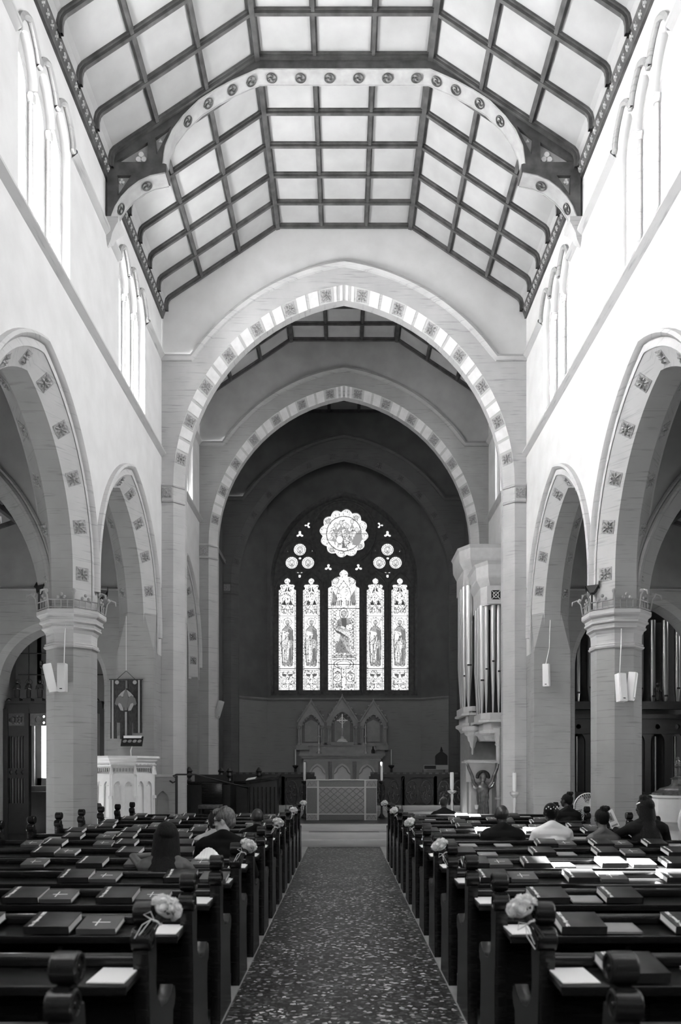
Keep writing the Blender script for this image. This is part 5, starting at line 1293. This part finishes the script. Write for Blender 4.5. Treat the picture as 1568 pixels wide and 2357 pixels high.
def person(x,y,top,label,skin,cloth,hair,hstyle,yaw=0,lean=0,female=False,bare=False,arms=None,extra=None,shw=None,twist=0,tilt=0):
    t=thing('person',(x,y,0),label,'person',rz=twist)
    zs=top-.285; sw=shw or (.165 if female else .20); g=.9 if female else 1
    hipz=.56; B=MB(); nk=Vector((0,.02+lean,zs+.02)); hc=Vector((0,.05+lean*1.35,top-.118))
    # head
    Mh=T(*hc)@RZ(yaw)@RX(tilt)
    B.sphere((0,-.005,.018),(.076,.093,.098),skin,18,12,Mh); B.sphere((0,.025,-.04),(.06,.066,.075),skin,14,10,Mh)
    B.sphere((0,.065,-.085),(.03,.028,.024),skin,10,6,Mh)                 # chin
    B.cap((0,.09,.01),(0,.112,-.025),.009,.014,skin,8,Mh)                 # nose
    for s in (-1,1):
        B.sphere((s*.078,.0,-.012),(.012,.02,.033),skin,8,6,Mh); B.sphere((s*.04,.074,-.03),(.022,.018,.018),skin,8,5,Mh)
        B.cap((s*.05,.078,.028),(s*.014,.09,.03),.007,.008,skin,8,Mh)      # brow
    B.cap((-.022,.094,-.055),(.022,.094,-.055),.007,.007,skin,8,Mh); B.cap((-.018,.09,-.066),(.018,.09,-.066),.007,.007,skin,8,Mh)
    B.cap(nk-Vector((0,.01,.05)),hc+Vector((0,-.02,-.05)),.058*g,.055*g,skin,12)
    # trunk
    def trunk(m,e,mat):
        for dx,r in ((0,.115),(.07,.10),(-.07,.10)): m.cap((dx*g,.0+lean*.2,hipz),(dx*1.05,lean*.6,zs-.18),r*g+e,(r+.0)*g+e,mat,14)
        m.cap((-sw+.05,lean*.95,zs-.075),(sw-.05,lean*.95,zs-.075),.085*g+e,.085*g+e,mat,12)
        m.cap((-sw*.8,lean,zs-.055),(0,lean,zs+.025),.055*g+e,.055*g+e,mat,12); m.cap((sw*.8,lean,zs-.055),(0,lean,zs+.025),.055*g+e,.055*g+e,mat,12)
        m.cap((-.10,.0,.56),(.10,.0,.56),.13*g+e,.13*g+e,mat,12)
        for s in (-1,1): m.cap((s*.09,.03,.545),(s*.10,.43,.53),.085*g+e,.062*g+e,mat,12); m.cap((s*.10,.43,.53),(s*.10,.42,.12),.058*g+e,.042*g+e,mat,12)
    trunk(B,0,skin)
    for s in (-1,1): B.cap((s*.10,.40,.075),(s*.11,.58,.05),.042,.032,skin,10)
    AR=arms or {}
    C=MB(); trunk(C,.014,cloth)
    for s in (-1,1):
        sh=Vector((s*sw,lean*.95,zs-.07)); el,wr=AR.get(s,((s*(sw+.07),.08+lean,zs-.34),(s*.10,.30,.66)))
        el=Vector(el); wr=Vector(wr)
        B.cap(sh,el,.046*g,.038*g,skin,12); B.cap(el,wr,.038*g,.026*g,skin,12)
        d=(wr-el).normalized(); hand(B,wr,d,(0,-.3,1) if abs(d.z)<.9 else (0,-1,0),skin,.6,s)
        if bare is True: C.cap(sh-Vector((0,0,.0)),sh-Vector((s*.02,0,.03)),.05*g,.05*g,cloth,10)
        else:
            C.cap(sh,el,.064*g,.054*g,cloth,12)
            if bare!='short': C.cap(el,el.lerp(wr,.88),.052*g,.04*g,cloth,12)
    remesh(B,'body',.0085,skin,t)
    if bare is True:
        # low cut top
        C2=MB()
        for dx,r in ((0,.115),(.07,.10),(-.07,.10)): C2.cap((dx*g,lean*.2,hipz),(dx*1.05,lean*.6,zs-.2),r*g+.012,r*g+.012,cloth,14)
        for s in (-1,1): C2.cap((s*.085,lean*.9-.06,zs-.22),(s*.09,lean,zs-.02),.022,.02,cloth,8); 
        C2.cap((-.10,.0,.56),(.10,.0,.56),.145*g,.145*g,cloth,12)
        for s in (-1,1): C2.cap((s*.09,.03,.545),(s*.10,.43,.53),.1*g,.078*g,cloth,12)
        remesh(C2,'dress',.012,cloth,t)
    else: remesh(C,'clothing',.011,cloth,t)
    H=MB()
    if hstyle=='bald':
        H.sphere((0,-.012,.014),(.079,.094,.09),hair,18,10,Mh); o=remesh(H,'hair',.006,hair,t,2)
        # keep only the close-cropped band at back and sides
    elif hstyle=='short':
        H.sphere((0,-.014,.03),(.086,.098,.096),hair,18,12,Mh); H.sphere((0,-.045,-.02),(.07,.062,.075),hair,14,10,Mh); H.cap((-.04,.055,.09),(.045,.06,.098),.03,.028,hair,10,Mh)
        for k in range(9): H.cap((-.06+.015*k,.07,.075),(-.05+.012*k,-.03,.12),.012,.014,hair,6,Mh)
        remesh(H,'hair',.006,hair,t,2)
    elif hstyle in ('bun','wrap'):
        H.sphere((0,-.014,.024),(.084,.098,.094),hair,18,12,Mh); H.sphere((0,-.05,-.01),(.068,.055,.07),hair,14,10,Mh)
        if hstyle=='bun':
            r2=random.Random(int(x*10))
            for k in range(12): a=k*.9; H.sphere((.035*math.cos(a)+.02,-.05+.03*math.sin(a),.115+.012*math.sin(k*2.2)),(.027,.027,.027),hair,8,6,Mh)
        else:
            for k in range(14):
                a=k*.45; H.sphere((.085*math.cos(a)*math.cos(k*.2),-.02+.09*math.sin(a),.03+.05*math.cos(k*1.7)),(.016,.016,.016),hair,8,6,Mh)
        remesh(H,'hair',.006,hair,t,2)
        if hstyle=='wrap':
            m=MB()
            for k in range(7): a=-2.6+k*.35; m.sphere((.078*math.cos(a),-.012+.094*math.sin(a),.05+.02*(k%2)),.009,WHITE,6,5,Mh)
            m.build('hair_pins',t)
    elif hstyle.startswith('long'):
        H.sphere((0,-.014,.024),(.092,.105,.1),hair,18,12,Mh)
        for k in range(23):
            a=math.radians(185+k*(170/22)); px,py=.085*math.cos(a),.09*math.sin(a)
            b0=Mh@Vector((px,py,.02)); zb=zs-.42+.03*math.sin(k*1.9)
            q=[b0,Vector((b0.x*1.25,b0.y-.03,zs)),Vector((b0.x*1.35+.005*math.sin(k),min(b0.y,-.09)+lean*.6-.045,zs-.2)),Vector((b0.x*1.2,-.145+lean*.4,zb))]
            for i in range(3): H.cap(q[i],q[i+1],.019,.017 if i<2 else .009,hair,8)
        if hstyle=='longbun':
            for k in range(12): a=k*.9; H.sphere((.045*math.cos(a),-.01+.04*math.sin(a),.11+.015*math.sin(k*2.2)),(.034,.034,.03),hair,8,6,Mh)
        remesh(H,'hair',.0055,hair,t,1)
    if extra: extra(t,Mh,zs,lean)
    return t
def pm(n,v,r=.5): return flat(n,v,r)
SK_D=pm('skin_deep',.022,.42); SK_M=pm('skin_brown',.07,.45); SK_L=pm('skin_light',.42,.5)
HR_K=flat('black_hair',.004,.5,spec=.2,bump=.9,scale=60,stretch=(3,3,.2)); HR_F=flat('fair_hair',.075,.4,noise=.1,scale=50,bump=.5,stretch=(3,1,.5)); HR_C=flat('cropped_hair',.012,.6,spec=.2)
SUIT=flat('dark_suit',.005,.8,spec=.1); SUITG=flat('charcoal_suit',.009,.75,spec=.1); WTOP=flat('white_dress',.75,.8); GTOP=flat('pale_dress',.40,.8); DTOP=flat('dark_dress',.012,.8,spec=.1)
def collar(t,Mh,zs,lean,mat=None):
    m=MB()
    loops=[]
    for z,r in ((zs-.005,.072),(zs+.045,.066),(zs+.055,.063)):
        loops.append([(r*math.cos(a),.01+lean*1.03+r*math.sin(a)*.95,z-.012*math.sin(a)) for a in [2*PI*k/24 for k in range(24)]])
    m.loft(loops,WHITE,closed=True); m.build('shirt_collar',t)
def glasses(t,Mh,zs,lean):
    collar(t,Mh,zs,lean); m=MB()
    for s in (-1,1):
        m.tube([Mh@Vector((s*.036+.026*math.cos(a),.102,.005+.019*math.sin(a))) for a in [2*PI*k/14 for k in range(14)]],.004,IRON,5,closed=True)
        m.tube([Mh@Vector(p) for p in ((s*.062,.1,.01),(s*.078,.06,.01),(s*.084,.0,.004))],.004,IRON,5)
    m.tube([Mh@Vector(p) for p in ((-.01,.104,.006),(.01,.104,.006))],.004,IRON,5); m.build('glasses',t)
Y=lambda k,d=.2: ROWS[k]+d
person(-1.45,Y(4,.2),1.25,'person with very long dark hair, one bare arm stretched along the pew in front',SK_M,DTOP,HR_K,'long',yaw=.35,female=True,bare=True,lean=.04,shw=.19,
    arms={-1:((-.36,.42,.93),(-.20,.58,.93)),1:((.27,.06,.78),(.12,.28,.72))})
person(-1.12,Y(5,.2),1.325,'fair-haired person in dark suit, white collar and glasses, head turned left',SK_L,SUIT,HR_F,'short',yaw=1.45,tilt=-.2,extra=glasses,lean=.05)
person(-1.50,Y(7,.2),1.20,'person in a pale shirt mostly hidden behind the fair-haired person',SK_L,GTOP,HR_C,'short',lean=.02,bare='short')
person(-1.12,Y(8,.2),1.19,'bald person in a dark suit, left block near the aisle',SK_D,SUIT,SK_D,'bald',lean=.06)
person(1.88,Y(13,.2),1.20,'person with cropped hair and dark suit in the front pew on the right',SK_D,SUITG,HR_C,'bald',extra=collar,lean=.05)
person(1.85,Y(7,.22),1.275,'bald person in a charcoal suit with white collar, right block',SK_D,SUITG,SK_D,'bald',extra=collar,lean=.03)
person(2.42,Y(7,.22),1.30,'person in a white dress with pinned dark hair, beside the charcoal suit',SK_D,WTOP,HR_K,'wrap',female=True,lean=.02,bare='short',shw=.19)
person(3.02,Y(7,.22),1.235,'person in a pale sleeveless dress with a small dark bun',SK_M,GTOP,HR_K,'bun',female=True,bare=True,yaw=.1,lean=.03)
def prog(t,Mh,zs,lean):
    m=MB(); M=T(-.30,.30,1.085)@RZ(.25)@RY(-.35)@RX(-.2); m.box(-.055,.055,-.003,.003,-.10,.12,WHITE,M)
    m.box(-.045,.02,-.0045,-.003,-.02,.09,PLASTER2,M); m.box(-.03,0,-.006,-.0045,.0,.05,COVERM,M); m.box(-.045,.04,-.0045,-.003,-.08,-.06,COVERL,M); m.build('printed_programme',t,label='white printed programme held up')
    m=MB(); m.tube([Mh@Vector((.082*math.cos(a),.09*math.sin(a),.06-.03*math.sin(a))) for a in [PI*k/12*1.0 for k in range(13)]],.009,WHITE,6); m.build('headband',t)
person(3.52,Y(7,.22),1.36,'person with long dark hair and white headband raising a printed programme',SK_D,DTOP,HR_K,'longbun',yaw=.55,female=True,extra=prog,lean=.02,shw=.2,
    arms={-1:((-.30,.10,.93),(-.27,.28,.98)),1:((.27,.06,.8),(.12,.28,.72))})
person(3.66,Y(11,.2),1.31,'person in a grey top with a loose dark bun, far right near the fan',SK_D,DTOP,HR_K,'bun',female=True,yaw=.7,lean=.03,bare='short')
# white shawl bundle left on the ledge beside the long-haired person
m=MB()
for k in range(9): m.cap((-.10+.025*k,.0,.02),(-.08+.021*k,.05,.04+.06*math.sin(k*.4)),.016,.016,WHITE,8)
remesh(m,'folded_cloth',.006,WHITE,None,3,loc=(-1.20,ROWS[5]-.12,.875),label='crumpled white cloth on the sixth pew ledge, beside the long-haired person',cat='cloth')
